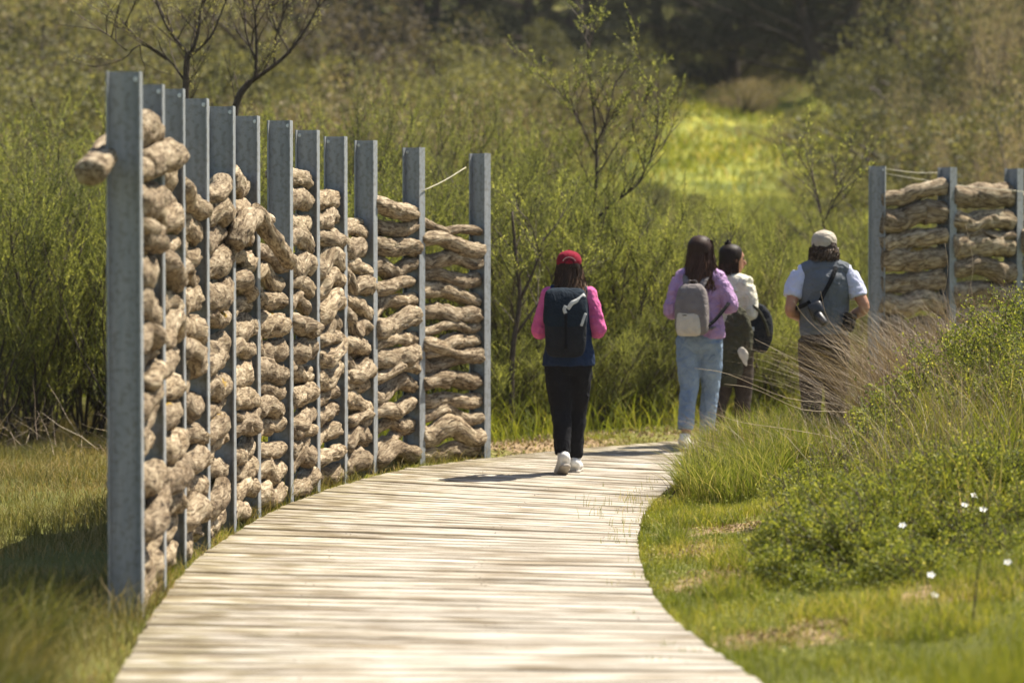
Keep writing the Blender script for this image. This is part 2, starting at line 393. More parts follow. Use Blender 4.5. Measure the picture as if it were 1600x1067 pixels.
M['bush_brown'] = leaf_mat('brown_bush_leaf', [(0, (.07, .055, .032)), (.6, (.15, .12, .072)), (1, (.27, .22, .14))], trans=.25, vary=.35)
M['bush_beige'] = leaf_mat('beige_plume_leaf', [(0, (.15, .11, .07)), (.6, (.27, .21, .14)), (1, (.38, .31, .21))], trans=.3)
M['pine'] = leaf_mat('pine_needles', [(0, (.014, .017, .010)), (.6, (.03, .034, .020)), (1, (.06, .06, .032))], trans=.12)
M['flower'] = simple_mat('white_petal', (.8, .79, .74), (.72, .7, .65), rough=.7)
M['flower_core'] = simple_mat('yellow_core', (.6, .42, .05))

# ------------------------------------------------------------------ the path outline
_L = [(-1.40, 6.0), (-1.44, 8.6), (-1.52, 10.2), (-1.60, 11.6), (-1.66, 12.8), (-1.69, 14.0), (-1.66, 15.2), (-1.57, 16.6), (-1.42, 17.9), (-1.17, 19.2), (-.88, 20.3), (-.50, 21.1), (.0, 21.9), (.62, 22.75), (1.35, 23.5), (2.2, 24.1), (3.1, 24.6), (4.2, 25.0)]
_R = [(1.55, 6.0), (1.20, 8.4), (.95, 10.2), (.80, 11.3), (.70, 12.4), (.675, 13.5), (.69, 14.6), (.74, 15.7), (.82, 16.8), (.95, 17.9), (1.13, 19.0), (1.36, 20.0), (1.68, 20.8), (2.05, 21.3), (2.5, 21.75), (3.0, 22.1), (3.6, 22.45), (4.4, 22.8)]
LE = catmull(np.array(_L), 6); RE = catmull(np.array(_R), 6)
POLY = np.vstack([LE, RE[::-1]])

def path_dist(x, y):
    """signed distance to the boardwalk outline, negative inside"""
    P = np.column_stack([x, y]).astype(float); A = POLY; B = np.roll(POLY, -1, axis=0)
    d = np.full(len(P), 1e9); ins = np.zeros(len(P), dtype=bool)
    for a, b in zip(A, B):
        ab = b - a; t = np.clip(((P - a) @ ab) / (ab @ ab + 1e-12), 0, 1)
        d = np.minimum(d, np.linalg.norm(P - a - t[:, None] * ab, axis=1))
        c = ((a[1] > P[:, 1]) != (b[1] > P[:, 1]))
        xi = a[0] + (P[:, 1] - a[1]) * (b[0] - a[0]) / (b[1] - a[1] + 1e-12)
        ins ^= c & (P[:, 0] < xi)
    return np.where(ins, -d, d)

BARE = [(1160, 822, .42, .30), (1085, 850, .22, .22), (1110, 905, .22, .30), (1140, 885, .2, .3), (1210, 985, .30, .20), (1560, 945, .45, .25), (1300, 965, .25, .15)]
def bare_at(x, y):
    b = np.zeros_like(x)
    for px, py, rx, ry in BARE:
        g = gp(px, py, .03)
        b = np.maximum(b, np.exp(-(((x - g[0]) / rx) ** 2 + ((y - g[1]) / ry) ** 2)))
    pq = np.column_stack([x, y, 0 * x]); b = b * np.clip(.72 + .75 * vn(pq * 5, 51) + .4 * vn(pq * 13, 52), 0, 1.2)
    b = np.maximum(b, .62 * np.exp(-((y - 22.6 - .25 * x) / .5) ** 2) * (x > -.4) * (x < 3))
    return b

HY = np.array([-60, 0, 24, 30, 40, 50, 60, 70, 80, 95, 120, 160, 220, 300, 420, 900])
HZ = np.array([0, 0, 0, .15, .8, 2.0, 3.5, 4.75, 6.1, 8.6, 13.0, 20, 34, 48, 60, 80.])
def ground_z(x, y, flatpath=True):
    x = np.asarray(x, dtype=float); y = np.asarray(y, dtype=float)
    z = (np.interp(y - 2, HY, HZ) + np.interp(y + 2, HY, HZ) + np.interp(y, HY, HZ)) / 3
    amp = .03 + .5 * sstep(35, 90, y) + 1.5 * sstep(100, 250, y)
    p = np.column_stack([x, y, 0 * x])
    z = z + amp * vn(p * .22, 3) + .022 * vn(p * 1.3, 4) + .012 * vn(p * 4.0, 9)
    near = (y < 30) & (np.abs(x) < 9)
    if near.any():
        d = np.full(len(x), 3.0)
        d[near] = path_dist(x[near], y[near])
        right = (x > 0) & (y < 22.8)
        bank = .46 * sstep(.35, 2.5, d) * (1 - sstep(20.2, 22.0, y)) * (.35 + .65 * sstep(11, 15, y))
        mound = .20 * np.exp(-(((x - 1.75) / .5) ** 2 + ((y - 19.0) / 1.0) ** 2))
        z = z + np.where(right & near, bank + mound, 0)
        left = (x < -1.2)
        z = np.where(near & left, z - .05 * sstep(0, .6, d), z)
        blend = sstep(0.0, .25, d)
        z = np.where(near, (-.035) * (1 - blend) + z * blend, z)
        z = np.where(near & (d < -.02), -.11, z)
    return z

def build_ground():
    def axis(c0, c1, step, lo, hi, g=1.12):
        a = list(np.arange(c0, c1 + 1e-6, step)); s = step
        while a[-1] < hi: s *= g; a.append(a[-1] + s)
        s = step; b = [a[0]]
        while b[-1] > lo: s *= g; b.append(b[-1] - s)
        return np.array(b[:0:-1] + a)
    xs = axis(-3.2, 3.6, .06, -520, 520); ys = axis(8.5, 27, .08, -80, 900, 1.045)
    X, Y = np.meshgrid(xs, ys); x, y = X.ravel(), Y.ravel()
    z = ground_z(x, y)
    nx, ny = len(xs), len(ys)
    i = np.arange(ny - 1)[:, None] * nx + np.arange(nx - 1)[None, :]
    Q = np.stack([i, i + 1, i + nx + 1, i + nx], axis=-1).reshape(-1, 4)
    mead = sstep(44, 58, y) * (1 - sstep(84, 100, y)) * sstep(.0, 2.6, x) * (1 - sstep(12, 18, x))
    me = mesh_np('ground', np.column_stack([x, y, z]), [Q], attrs={'bare': bare_at(x, y), 'meadow': mead}, smooth=True)
    o = link('ground', me, M['ground'])
    tag(o, 'grassy dune ground beside the boardwalk rising to a wooded hillside', 'ground', kind='structure')
build_ground()

# ------------------------------------------------------------------ boardwalk
def arclen(P): return np.concatenate([[0], np.cumsum(np.linalg.norm(np.diff(P, axis=0), axis=1))])
def build_boardwalk():
    root = empty('boardwalk', (0, 8, 0)); off = np.array([0, 8, 0])
    tag(root, 'curved path of sun bleached wooden boards between log fence and grassy bank', 'boardwalk', kind='structure')
    MID = (LE + RE) / 2; sm = arclen(MID)
    s = 1.2; k = 0; u_of = lambda s_: np.interp(s_, sm, np.arange(len(MID)) / (len(MID) - 1))
    def pt(E, u):
        f = u * (len(E) - 1); i = min(int(f), len(E) - 2); return E[i] + (E[i + 1] - E[i]) * (f - i)
    total = sm[-1] - .3
    while s < total and k < 170:
        wdt = R.uniform(.125, .15); gap = R.choice([.004, .006, .007, .009, .011, .020])
        u0, u1 = u_of(s), u_of(s + wdt)
        a0, a1 = pt(LE, u0), pt(LE, u1); b0, b1 = pt(RE, u0), pt(RE, u1)
        jl, jr = R.uniform(-.007, .006), R.uniform(-.006, .007)
        n = 14; V = []; gc = []; ed = []; rim = []
        zoff = R.uniform(-.003, .003); tilt = R.uniform(-.004, .004); off_v = R.uniform(0, 50)
        cup = R.uniform(-.002, .003)
        fr_w = [R.uniform(0, 6.28) for _ in range(4)]
        for i in range(n + 1):
            t = i / n
            tt = -jl / 2.4 + t * (1 + jl / 2.4 + jr / 2.4)
            f, bk = a0 + (b0 - a0) * tt, a1 + (b1 - a1) * tt
            dr = (bk - f); L = np.linalg.norm(dr) + 1e-9; dr /= L
            f = f + dr * (.0022 * math.sin(tt * 9 + fr_w[0]) + .0012 * math.sin(tt * 31 + fr_w[1]))
            bk = bk + dr * (.0022 * math.sin(tt * 8 + fr_w[2]) + .0012 * math.sin(tt * 27 + fr_w[3]))
            L = np.linalg.norm(bk - f)
            zz = zoff + tilt * (t - .5) + .0015 * math.sin(tt * 7 + fr_w[1])
            for q, dz, rm_ in ((0, -.034, 1), (0, -.006, 1), (.007 / L, 0, .9), (.15, cup * .6, 0), (.5, cup, 0), (.85, cup * .6, 0), (1 - .007 / L, 0, .9), (1, -.006, 1), (1, -.034, 1)):
                pp = f + (bk - f) * q
                V.append((pp[0], pp[1] - 8, zz + dz)); gc.append((tt * 2.4 + off_v, q * wdt + off_v * 2, off_v)); ed.append(max(0.0, min(1.0, tt))); rim.append(rm_)
        m = 9; Q = []
        for i in range(n):
            for j in range(m): Q.append([i * m + j, (i + 1) * m + j, (i + 1) * m + (j + 1) % m, i * m + (j + 1) % m])
        V = np.array(V)
        Q = np.array(Q)
        caps = [np.arange(m)[None, :], (n * m + np.arange(m)[::-1])[None, :]]
        me = mesh_np('board', V, [Q] + caps, attrs={'edge': ed, 'rim': rim}, vattrs={'gc': gc}, mats=[M['board']])
        link('board', me, None, root)
        s += wdt + gap; k += 1
    nb = MB()
    for c in [o for o in root.children]:
        co = np.zeros(len(c.data.vertices) * 3); c.data.vertices.foreach_get('co', co); co = co.reshape(-1, 9, 3)
        for fr in (.045, .35, .65, .95):
            i = int(fr * 14)
            if R.random() < .72: continue
            for q in (.27, .73):
                p = co[i, 2] + (co[i, 6] - co[i, 2]) * q; th = np.arange(6) * math.pi / 3
                V = np.column_stack([p[0] + .004 * np.cos(th) + (jx := R.uniform(-.03, .03)), p[1] + .004 * np.sin(th) + R.uniform(-.012, .012), np.full(6, max(co[i, 2:7, 2]) + .0012)])
                V = np.vstack([V, V - [0, 0, .006]])
                nb.add(V, quads=[[j, (j + 1) % 6, 6 + (j + 1) % 6, 6 + j] for j in range(6)] + [[0, 1, 2, 3], [0, 3, 4, 5]])
    nb.build('nail_heads', M['nail'], root, smooth=False)['kind'] = 'stuff'
    # bearers under the boards, seen as dark timber through the gaps and along the edge
    for fr in (.04, .35, .65, .955):
        C = LE + (RE - LE) * fr
        pts = np.column_stack([C[:, 0], C[:, 1] - 8, np.full(len(C), -.075)])
        mb = MB(); put(mb, loft(pts[3:-2], .035, .038, side=(0, 0, 1), seg=4, sub=1)); mb.build('joist', M['joist'], root, smooth=False)
    return root
build_boardwalk()

# ------------------------------------------------------------------ log fences
def make_log(p0, p1, r, bulge, wave, seed, lichen=0.0, taper=.15, nst=42, seg=22, root=None, org=(0, 0, 0), pts=None):
    rg = random.Random(seed)
    p0, p1 = np.array(p0, float), np.array(p1, float); d = p1 - p0; L = np.linalg.norm(d)
    side = np.array([d[1], -d[0], 0]) / (math.hypot(d[0], d[1]) + 1e-9)      # towards the path
    up = np.array([0, 0, 1.0])
    if pts is None:
        pts = []
        ph = rg.uniform(0, 6.28); fq = rg.choice([1, 1.5, 2.2])
        for i in range(7):
            t = i / 6; e = math.sin(math.pi * t) ** .8 if 0 < t < 1 else 0
            pts.append(p0 + d * t + side * (bulge * e + rg.uniform(-.022, .022) * e) + up * (wave * math.sin(math.pi * t * fq + ph) * (.35 + .65 * e) + rg.uniform(-.012, .012)))
    P = catmull(np.array(pts), max(1, nst // (len(pts) - 1)))
    n = len(P); T = np.gradient(P, axis=0); T /= np.linalg.norm(T, axis=1)[:, None]
    U = up - (T @ up)[:, None] * T; U /= np.linalg.norm(U, axis=1)[:, None]; W = np.cross(T, U)
    t = np.linspace(0, 1, n); s = t * L
    rr = r * (1 - taper * (t if rg.random() < .5 else 1 - t))
    th = np.arange(seg) * 2 * math.pi / seg
    S, TH = np.meshgrid(s, th, indexing='ij')
    tw = rg.uniform(-1.1, 1.1); TH2 = TH + S * tw
    so = seed * 3.7
    loc = np.column_stack([(S / (r * 1.9) + so).ravel(), np.cos(TH2).ravel() * .8, np.sin(TH2).ravel() * .8])
    fib = np.column_stack([(S / (r * 2.5) + so).ravel(), np.cos(TH2).ravel() * 2.6, np.sin(TH2).ravel() * 2.6])
    fine = np.column_stack([(S / (r * .45) + so).ravel(), np.cos(TH2).ravel() * 3.4, np.sin(TH2).ravel() * 3.4])
    gr = np.abs(vn(fib, 12)); rad = 1 + .15 * vn(loc, 1) + .09 * vn(fib, 2) + .07 * vn(fine, 5) - .22 * np.clip(.16 - gr, 0, 1) / .16
    for _ in range(rg.choice([0, 1, 1, 2])):                                   # knots
        ks, kt = rg.uniform(.12, .88) * L, rg.uniform(0, 6.28)
        dd = ((S - ks) / (r * .5)) ** 2 + (np.angle(np.exp(1j * (TH - kt))) / .55) ** 2
        rad = rad + (rg.uniform(.15, .4) * np.exp(-dd)).ravel()
    rad = rad.reshape(n, seg) * rr[:, None]
    ends = np.ones(n); ends[0] = .9; ends[-1] = .9; rad = rad * ends[:, None]
    el = rg.uniform(.85, 1.15)
    V = P[:, None, :] + (rad * np.cos(TH) * el)[:, :, None] * U[:, None, :] + (rad * np.sin(TH) / el)[:, :, None] * W[:, None, :]
    V = V.reshape(-1, 3)
    gc = np.column_stack([S.ravel() + so, np.cos(TH2).ravel() * r, np.sin(TH2).ravel() * r])
    lic = lichen * np.exp(-((S.ravel() / L - rg.uniform(.35, .65)) / .3) ** 2) * np.clip(np.cos(TH.ravel() - rg.uniform(-.5, .8)), 0, 1)
    V = np.vstack([V, P[0] - T[0] * r * .1, P[-1] + T[-1] * r * .1]); gc = np.vstack([gc, [so, 0, 0], [so + L, 0, 0]]); lic = np.append(lic, [0, 0])
    i = np.arange(n - 1)[:, None] * seg; j = np.arange(seg)[None, :]; j2 = (j + 1) % seg
    Q = np.stack([i + j, i + seg + j, i + seg + j2, i + j2], axis=-1).reshape(-1, 4)
    jj = np.arange(seg); jn = (jj + 1) % seg
    Tr = np.vstack([np.column_stack([jj, jn, np.full(seg, n * seg)]), np.column_stack([(n - 1) * seg + jn, (n - 1) * seg + jj, np.full(seg, n * seg + 1)])])
    me = mesh_np('log', V - np.array(org), [Q, Tr], attrs={'lichen': lic}, vattrs={'gc': gc}, smooth=True, mats=[M['log']])
    return link('log', me, None, root)

def ibeam(root, x, y, h, ang, org, web=.155, fl=.085, bolt_side=1):
    """x, y: post centre; ang: heading of the fence line (angle of the tangent from +Y, clockwise)"""
    mb = MB(); tf, tw = .009, .006
    Rm = rotz(-ang)
    put(mb, box((0, 0, h / 2 - .12), (web - 2 * tf - .001, tw, h + .24)))
    for s in (-1, 1): put(mb, box((s * (web / 2 - tf / 2), 0, h / 2 - .12), (tf, fl, h + .24)))
    me = mb.mesh('post', M['steel'], smooth=False)
    o = link('post', me, None, root, (x - org[0], y - org[1], 0)); o.rotation_euler = (0, 0, -ang)
    b = MB(); put(b, loft([(bolt_side * .055, -.003, h - .035), (bolt_side * .055, -.016, h - .035)], .008, seg=8, sub=1))
    put(b, loft([(bolt_side * .055, -.003, h - .035), (bolt_side * .055, -.007, h - .035)], .013, seg=8, sub=1))
    b.build('bolt', M['bolt'], o, smooth=False)
    return o

PXR = [222, 257, 289, 326, 367, 405, 456, 498, 541, 587, 660, 762]
PY = [12.24, 13.27, 14.22, 15.14, 16.04, 16.93, 17.80, 18.64, 19.45, 20.22, 21.02, 21.75]
PTOP = [113, 133, 140, 155, 167, 182, 189, 204, 214, 220, 231, 240]
BTOP = [2.28, 2.16, 2.03, 2.12, 2.20, 1.76, 2.22, 2.16, 1.84, 2.06, 1.92]
# fence line positions (post centres)
PC = []
for xr, Y in zip(PXR, PY): PC.append(np.array([(xr - 800) * Y / FPX, Y]))
PANG = []
for i in range(12):
    a = PC[max(0, i - 1)]; b = PC[min(11, i + 1)]
    PANG.append(math.atan2(b[0] - a[0], b[1] - a[1]))
PANG[0] = 0.0; PANG[1] = 0.0
for i in range(12):      # from flange face to centre
    n = np.array([math.cos(PANG[i]), -math.sin(PANG[i])])
    PC[i] = PC[i] - n * .0775

def fill_bay(root, a, b, top, seed, org, thick=1.0, zmin=.0, lich=()):
    """stack logs between two posts a, b (2-D) up to height top"""
    rg = random.Random(seed); z = zmin; k = 0
    d = b - a; L = np.linalg.norm(d); sd = np.array([d[1], -d[0]]) / L; un = d / L
    slope0 = 0.0
    while True:
        r = rg.uniform(.062, .090) * thick
        if rg.random() < .15: r = rg.uniform(.046, .058)
        if z + r * 1.55 > top: 
            r = max(.055, (top - z) / 1.9)
            if top - z < .09: break
        zc = z + r
        s0 = slope0 * .7 + rg.uniform(-.04, .04); slope0 = max(-.07, min(.07, s0))
        o0, o1 = rg.uniform(-.028, .035), rg.uniform(-.028, .035)
        bulge = rg.uniform(-.035, .05)
        e = .035
        p0 = a + un * e + sd * o0; p1 = b - un * e + sd * o1
        make_log((p0[0], p0[1], zc - slope0), (p1[0], p1[1], zc + slope0), r, bulge, rg.choice([-1, 1, 1]) * rg.uniform(.0, .065), seed * 100 + k,
                 lichen=1.0 if k in lich else (0.9 if rg.random() < .06 else 0.0), root=root, org=org)
        if rg.random() < .18 and z > .2:                                        # a thinner log wedged behind or before it
            q = rg.choice([-1, 1]); r2 = rg.uniform(.04, .06)
            t0 = rg.uniform(.05, .3)
            p0 = a + un * (L * t0) + sd * q * .05; p1 = b - un * .03 + sd * q * .045
            make_log((p0[0], p0[1], zc + r * .8), (p1[0], p1[1], zc + r * .9), r2, .02 * q, .03, seed * 100 + 50 + k, root=root, org=org, nst=24, seg=14)
        z += 2 * r * rg.uniform(.90, 1.05); k += 1
        if k > 30: break

def build_left_fence():
    org = np.array([PC[0][0], PC[0][1], 0])
    root = empty('log_fence', tuple(org)); tag(root, 'long curved fence of twelve steel posts stacked with gnarled logs left of the boardwalk', 'fence')
    for i in range(12):
        h = HC + (HOR - PTOP[i]) * PY[i] / FPX
        ibeam(root, PC[i][0], PC[i][1], h, PANG[i], org, bolt_side=1 if i not in (7, 8, 9, 10) else -1)
    for i in range(11):
        fill_bay(root, PC[i], PC[i + 1], BTOP[i], 11 + i, org, thick=1.0, zmin=.0, lich=(5, 9) if i in (1, 3, 9, 10) else ())
    # the loose end log that pokes out left of the first post, and the one lying over the second
    o = make_log((0, 0, 0), (0, 1, 0), .070, 0, 0, 991, root=root, org=org, pts=[at(140, 270, 11.95), at(152, 256, 12.1), at(172, 236, 12.5), at(196, 222, 12.9), at(232, 240, 13.1), at(262, 232, 13.35)], taper=.1)
    make_log((0, 0, 0), (0, 1, 0), .078, 0, 0, 993, root=root, org=org, pts=[at(222, 262, 12.75), at(244, 252, 13.0), at(262, 248, 13.3), at(277, 240, 13.6)], nst=27)
    make_log((0, 0, 0), (0, 1, 0), .07, 0, 0, 992, root=root, org=org, pts=[at(215, 205, 12.6), at(226, 196, 12.9), at(236, 205, 13.15)], nst=18, taper=.3)
    # logs that bow out over the flanges
    for sd_, r_, pp in ((994, .075, [(368, 385, 15.9), (380, 355, 16.0), (396, 340, 16.3), (409, 345, 16.7)]),
                       (995, .062, [(400, 330, 16.3), (420, 362, 16.55), (440, 392, 16.9), (452, 410, 17.3)])):
        make_log((0, 0, 0), (0, 1, 0), r_, 0, 0, sd_, root=root, org=org, pts=[at(*q) for q in pp], nst=27)
    # thin pale cord between the last two posts
    w_ = MB(); a, b = at(660, 299, 21.0), at(728, 262, 21.7)
    put(w_, loft([a - org, (a + b) / 2 - org - np.array([0, 0, .012]), b - org], .004, seg=5, sub=3)); w_.build('cord', M['wire'], root)
    return root
build_left_fence()

def build_right_fence():
    P = [at(1370, 401, 25.2)[:2], at(1479, 401, 25.45)[:2], at(1583, 401, 25.85)[:2], at(1688, 401, 26.4)[:2]]
    tops = [260, 262, 264, 266]
    org = np.array([P[0][0], P[0][1], 0])
    root = empty('log_fence', tuple(org)); tag(root, 'short log and steel post fence beyond the grassy bank at right edge', 'fence')
    ang = []
    for i in range(4):
        a = P[max(0, i - 1)]; b = P[min(3, i + 1)]; ang.append(math.atan2(b[0] - a[0], b[1] - a[1]))
    ang = [math.radians(12), math.radians(48), math.radians(45), math.radians(50)]
    for i in range(4):
        ibeam(root, P[i][0], P[i][1], HC + (HOR - tops[i]) * P[i][1] / FPX, ang[i], org, fl=.1)
    for i, tp in enumerate((2.28, 2.27, 2.18)):
        fill_bay(root, P[i], P[i + 1], tp, 71 + i, org, thick=1.42, lich=(7,) if i == 0 else ())
    for a, b in (((1382, 264), (1476, 270)), ((1384, 272), (1600, 300))):
        w_ = MB(); p, q = at(*a, 25.2), at(*b, 25.7)
        put(w_, loft([p - org, (p + q) / 2 - org - np.array([0, 0, .02]), q - org], .003, seg=5, sub=3)); w_.build('wire', M['wire'], root)
build_right_fence()

# ------------------------------------------------------------------ grasses
def blades(name, B, h, wd, lean, mat, segs=3, power=2.0, rnd=None, curl=0.0, flat=True):
    n = len(B); B = np.asarray(B, float); h = np.broadcast_to(h, (n,)); wd = np.broadcast_to(wd, (n,))
    ts = np.linspace(0, 1, segs + 1)
    an = NR.uniform(0, 2 * math.pi, n); wdir = np.column_stack([np.cos(an), np.sin(an) * .7, np.zeros(n)])
    ll = np.linalg.norm(lean, axis=1)
    V = np.zeros((n, segs * 2 + 1, 3)); 
    for k, t in enumerate(ts):
        c = B.copy()
        c[:, :2] += lean * (h * t ** power)[:, None]
        c[:, 2] += h * (t - np.minimum(ll, 1.2) * .36 * t ** 2)
        if k < segs:
            w2 = wd * (1 - (t ** 1.6) * .75) / 2
            V[:, 2 * k] = c - wdir * w2[:, None]; V[:, 2 * k + 1] = c + wdir * w2[:, None]
        else: V[:, 2 * k] = c
    m = segs * 2 + 1
    base = np.arange(n)[:, None] * m
    Q = np.concatenate([base + np.array([[2 * k, 2 * k + 1, 2 * k + 3, 2 * k + 2]]) for k in range(segs - 1)])
    T = base + np.array([[2 * segs - 2, 2 * segs - 1, 2 * segs]])
    rnd = NR.random(n) if rnd is None else rnd
    me = mesh_np(name, V.reshape(-1, 3), [Q, T], attrs={'rnd': np.repeat(rnd, m)}, smooth=False, mats=[mat])
    return link(name, me)

def scatter(n, x0, x1, y0, y1, keep=None):
    x = NR.uniform(x0, x1, n); y = NR.uniform(y0, y1, n)
    if keep is not None: k = keep(x, y); x, y = x[k], y[k]
    return x, y

def rlean(n, amt, bias=(0, 0)):
    a = NR.uniform(0, 2 * math.pi, n); r = amt * NR.random(n) ** .7
    return np.column_stack([np.cos(a) * r + bias[0], np.sin(a) * r + bias[1]])

# density by depth: nearer ground gets more blades per square metre
def inview(x, y, m=1.1): return (np.abs(x) < y * 800 / FPX + m)

def kr(x, y):
    d = path_dist(x, y); b = bare_at(x, y)
    return (d > .0) & inview(x, y) & (NR.random(len(x)) > b * 1.15) & (x > 0)
x, y = scatter(215000, .6, 6.0, 9.5, 23.5, kr)
z = ground_z(x, y); pn = vn(np.column_stack([x, y, 0 * x]) * 2.2, 6)
pq = vn(np.column_stack([x, y, 0 * x]) * 6.5, 66); h = (.028 + .036 * NR.random(len(x))) * (1 + .65 * pn + .55 * pq) + .012
d = path_dist(x, y); h = h + .035 * NR.random(len(x)) * np.exp(-(d / .06) ** 2)
rn = np.clip(NR.random(len(x)) * .8 + .22 * pn + .55 * bare_at(x, y), 0, 1)
o = blades('lawn_grass', np.column_stack([x, y, z - .004]), h, .0042, rlean(len(x), .8), M['grass_fresh'], segs=2, rnd=rn)
tag(o, 'short fresh green grass on the bank right of the boardwalk', 'grass', kind='stuff')

def kl(x, y):
    d = path_dist(x, y); return (d > .0) & inview(x, y) & (x < 0)
x, y = scatter(280000, -6.6, -.2, 9.0, 27.5, kl)
pn = vn(np.column_stack([x, y, 0 * x]) * .9, 7); pf = vn(np.column_stack([x, y, 0 * x]) * 3.1, 8)
k = NR.random(len(x)) < .55 + .35 * pn + .12 * pf; x, y, pn, pf = x[k], y[k], pn[k], pf[k]
z = ground_z(x, y)
h = .05 + .17 * NR.random(len(x)) ** 2 * (1 + 1.1 * pn + .5 * pf) + .05 * pf
rn = np.clip(NR.random(len(x)) * .75 - .3 * pn + .15, 0, 1)
o = blades('meadow_grass', np.column_stack([x, y, z - .004]), np.maximum(h, .02), .005, rlean(len(x), 1.0), M['grass_dry'], segs=2, rnd=rn)
tag(o, 'mixed green and straw coloured grass left of the log fence', 'grass', kind='stuff')

# clover and small herbs in the turf of the bank
x, y = scatter(60000, .6, 5.0, 10.5, 22, lambda x, y: (path_dist(x, y) > .01) & inview(x, y) & (NR.random(len(x)) > bare_at(x, y) * 1.1) & (vn(np.column_stack([x, y, 0 * x]) * 2.6, 61) + .5 * vn(np.column_stack([x, y, 0 * x]) * 8, 62) > -.1))
n = len(x); Cc = np.column_stack([x, y, ground_z(x, y) + .01 + .05 * NR.random(n)])
Dn = NR.normal(0, 1, (n, 3)) * [1, 1, .4]; Dn /= np.linalg.norm(Dn, axis=1)[:, None]; Sn = np.cross(Dn, [0, 0, 1.0]); Sn /= np.linalg.norm(Sn, axis=1)[:, None] + 1e-9
Ls = (.009 + .010 * NR.random(n))[:, None]
Vh = np.stack([Cc, Cc + Dn * Ls * .5 + Sn * Ls * .42, Cc + Dn * Ls, Cc + Dn * Ls * .5 - Sn * Ls * .42], axis=1).reshape(-1, 3)
o = link('small_herbs', mesh_np('small_herbs', Vh, [np.arange(n)[:, None] * 4 + np.array([[0, 1, 2, 3]])], attrs={'rnd': np.repeat(NR.random(n), 4)}, mats=[M['bramble']]))
tag(o, 'small leafy herbs growing through the turf of the right bank', 'herbs', kind='stuff')

# fringe along the left edge of the boards and the foot of the fence
cs = []
for E, n_, lo, hi in ((LE, 9000, 8.5, 23.5),):
    i = NR.integers(0, len(E) - 1, n_); t = NR.random(n_)
    p = E[i] + (E[i + 1] - E[i]) * t[:, None]; tg = E[i + 1] - E[i]; tg /= np.linalg.norm(tg, axis=1)[:, None]
    nl = np.column_stack([-tg[:, 1], tg[:, 0]])
    cl = .5 + .5 * vn(np.column_stack([p * 2.5, np.zeros(n_)]), 14)
    kk = (NR.random(n_) < cl ** 1.5 + .08) & (p[:, 1] > lo) & (p[:, 1] < hi)
    p = p + nl * (NR.uniform(.0, .13, n_) ** 1)[:, None]; cs.append((p[kk], cl[kk]))
p, cl = cs[0]
o = blades('edge_grass', np.column_stack([p, np.full(len(p), -.05)]), .05 + .12 * NR.random(len(p)) * cl, .004, rlean(len(p), .8, (.15, 0)), M['grass_fresh'], segs=3)
tag(o, 'grass fringe growing at the foot of the long log fence', 'grass', kind='stuff')

# sprouts between the boards near the right edge
sp = []
for px, py, nb, hh in ((914, 792, 5, .14), (922, 790, 4, .13), (930, 806, 5, .12), (933, 812, 3, .13), (952, 775, 5, .07), (943, 784, 4, .08), (978, 784, 9, .13), (987, 786, 8, .11), (970, 803, 6, .09), (1000, 783, 10, .1), (997, 790, 10, .09), (965, 822, 6, .09), (975, 833, 7, .10), (985, 818, 8, .08), (960, 845, 6, .07), (950, 850, 5, .05), (898, 812, 2, .15), (993, 801, 8, .1), (990, 840, 9, .08), (972, 850, 8, .05), (940, 760, 4, .06), (1010, 765, 8, .10), (1018, 755, 8, .08), (990, 768, 5, .06), (1040, 1010, 6, .05), (1080, 1020, 8, .05), (960, 915, 5, .05), (990, 960, 6, .05), (1000, 905, 9, .07), (985, 880, 8, .06), (955, 790, 5, .1), (1030, 1035, 8, .05), (905, 780, 3, .06)):
    g = gp(px, py)
    for _ in range(nb): sp.append((g[0] + R.uniform(-.05, .05), g[1] + R.uniform(-.01, .01), -.01, hh * R.uniform(.5, 1.1)))
sp = np.array(sp)
o = blades('sprout_grass', sp[:, :3], sp[:, 3], .0035, rlean(len(sp), .5), M['grass_fresh'], segs=3)
tag(o, 'thin grass sprouts growing up between the boards near the right edge', 'grass', kind='stuff')

# long tussock grass on the mound beside the path
def clump_pts(n, blobs):
    xs, ys = [], []
    for cx, cy, rx, ry, wt in blobs:
        m = int(n * wt); a = NR.uniform(0, 2 * math.pi, m); r = NR.random(m) ** .5
        xs.append(cx + rx * r * np.cos(a)); ys.append(cy + ry * r * np.sin(a))
    return np.concatenate(xs), np.concatenate(ys)
def no_path(x, y, m=.0): k = path_dist(x, y) > m; return x[k], y[k]
x, y = clump_pts(15000, [(1.65, 18.6, .5, .7, .35), (1.9, 19.6, .5, .6, .3), (2.35, 18.8, .5, .8, .2), (1.45, 17.8, .35, .5, .15), (2.7, 19.6, .5, .6, .2)])
x, y = no_path(x, y, .08); pn = vn(np.column_stack([x, y, 0 * x]) * 3, 21)
o = blades('tussock_grass', np.column_stack([x, y, ground_z(x, y) - .01]), .13 + .26 * NR.random(len(x)) * (1 + .5 * pn), .0055, rlean(len(x), .8, (-.15, -.1)), M['grass_long'], segs=4)
tag(o, 'long green tussock grass on the mound beside the bend of the boardwalk', 'grass', kind='stuff')
x, y = clump_pts(900, [(1.8, 19.0, .9, 1.0, 1)]); x, y = no_path(x, y, .05)
o = blades('pale_grass', np.column_stack([x, y, ground_z(x, y)]), .25 + .3 * NR.random(len(x)), .0045, rlean(len(x), 1.2, (-.5, -.1)), M['straw'], segs=5)
tag(o, 'pale dry blades arching out of the long green tussock', 'grass', kind='stuff')

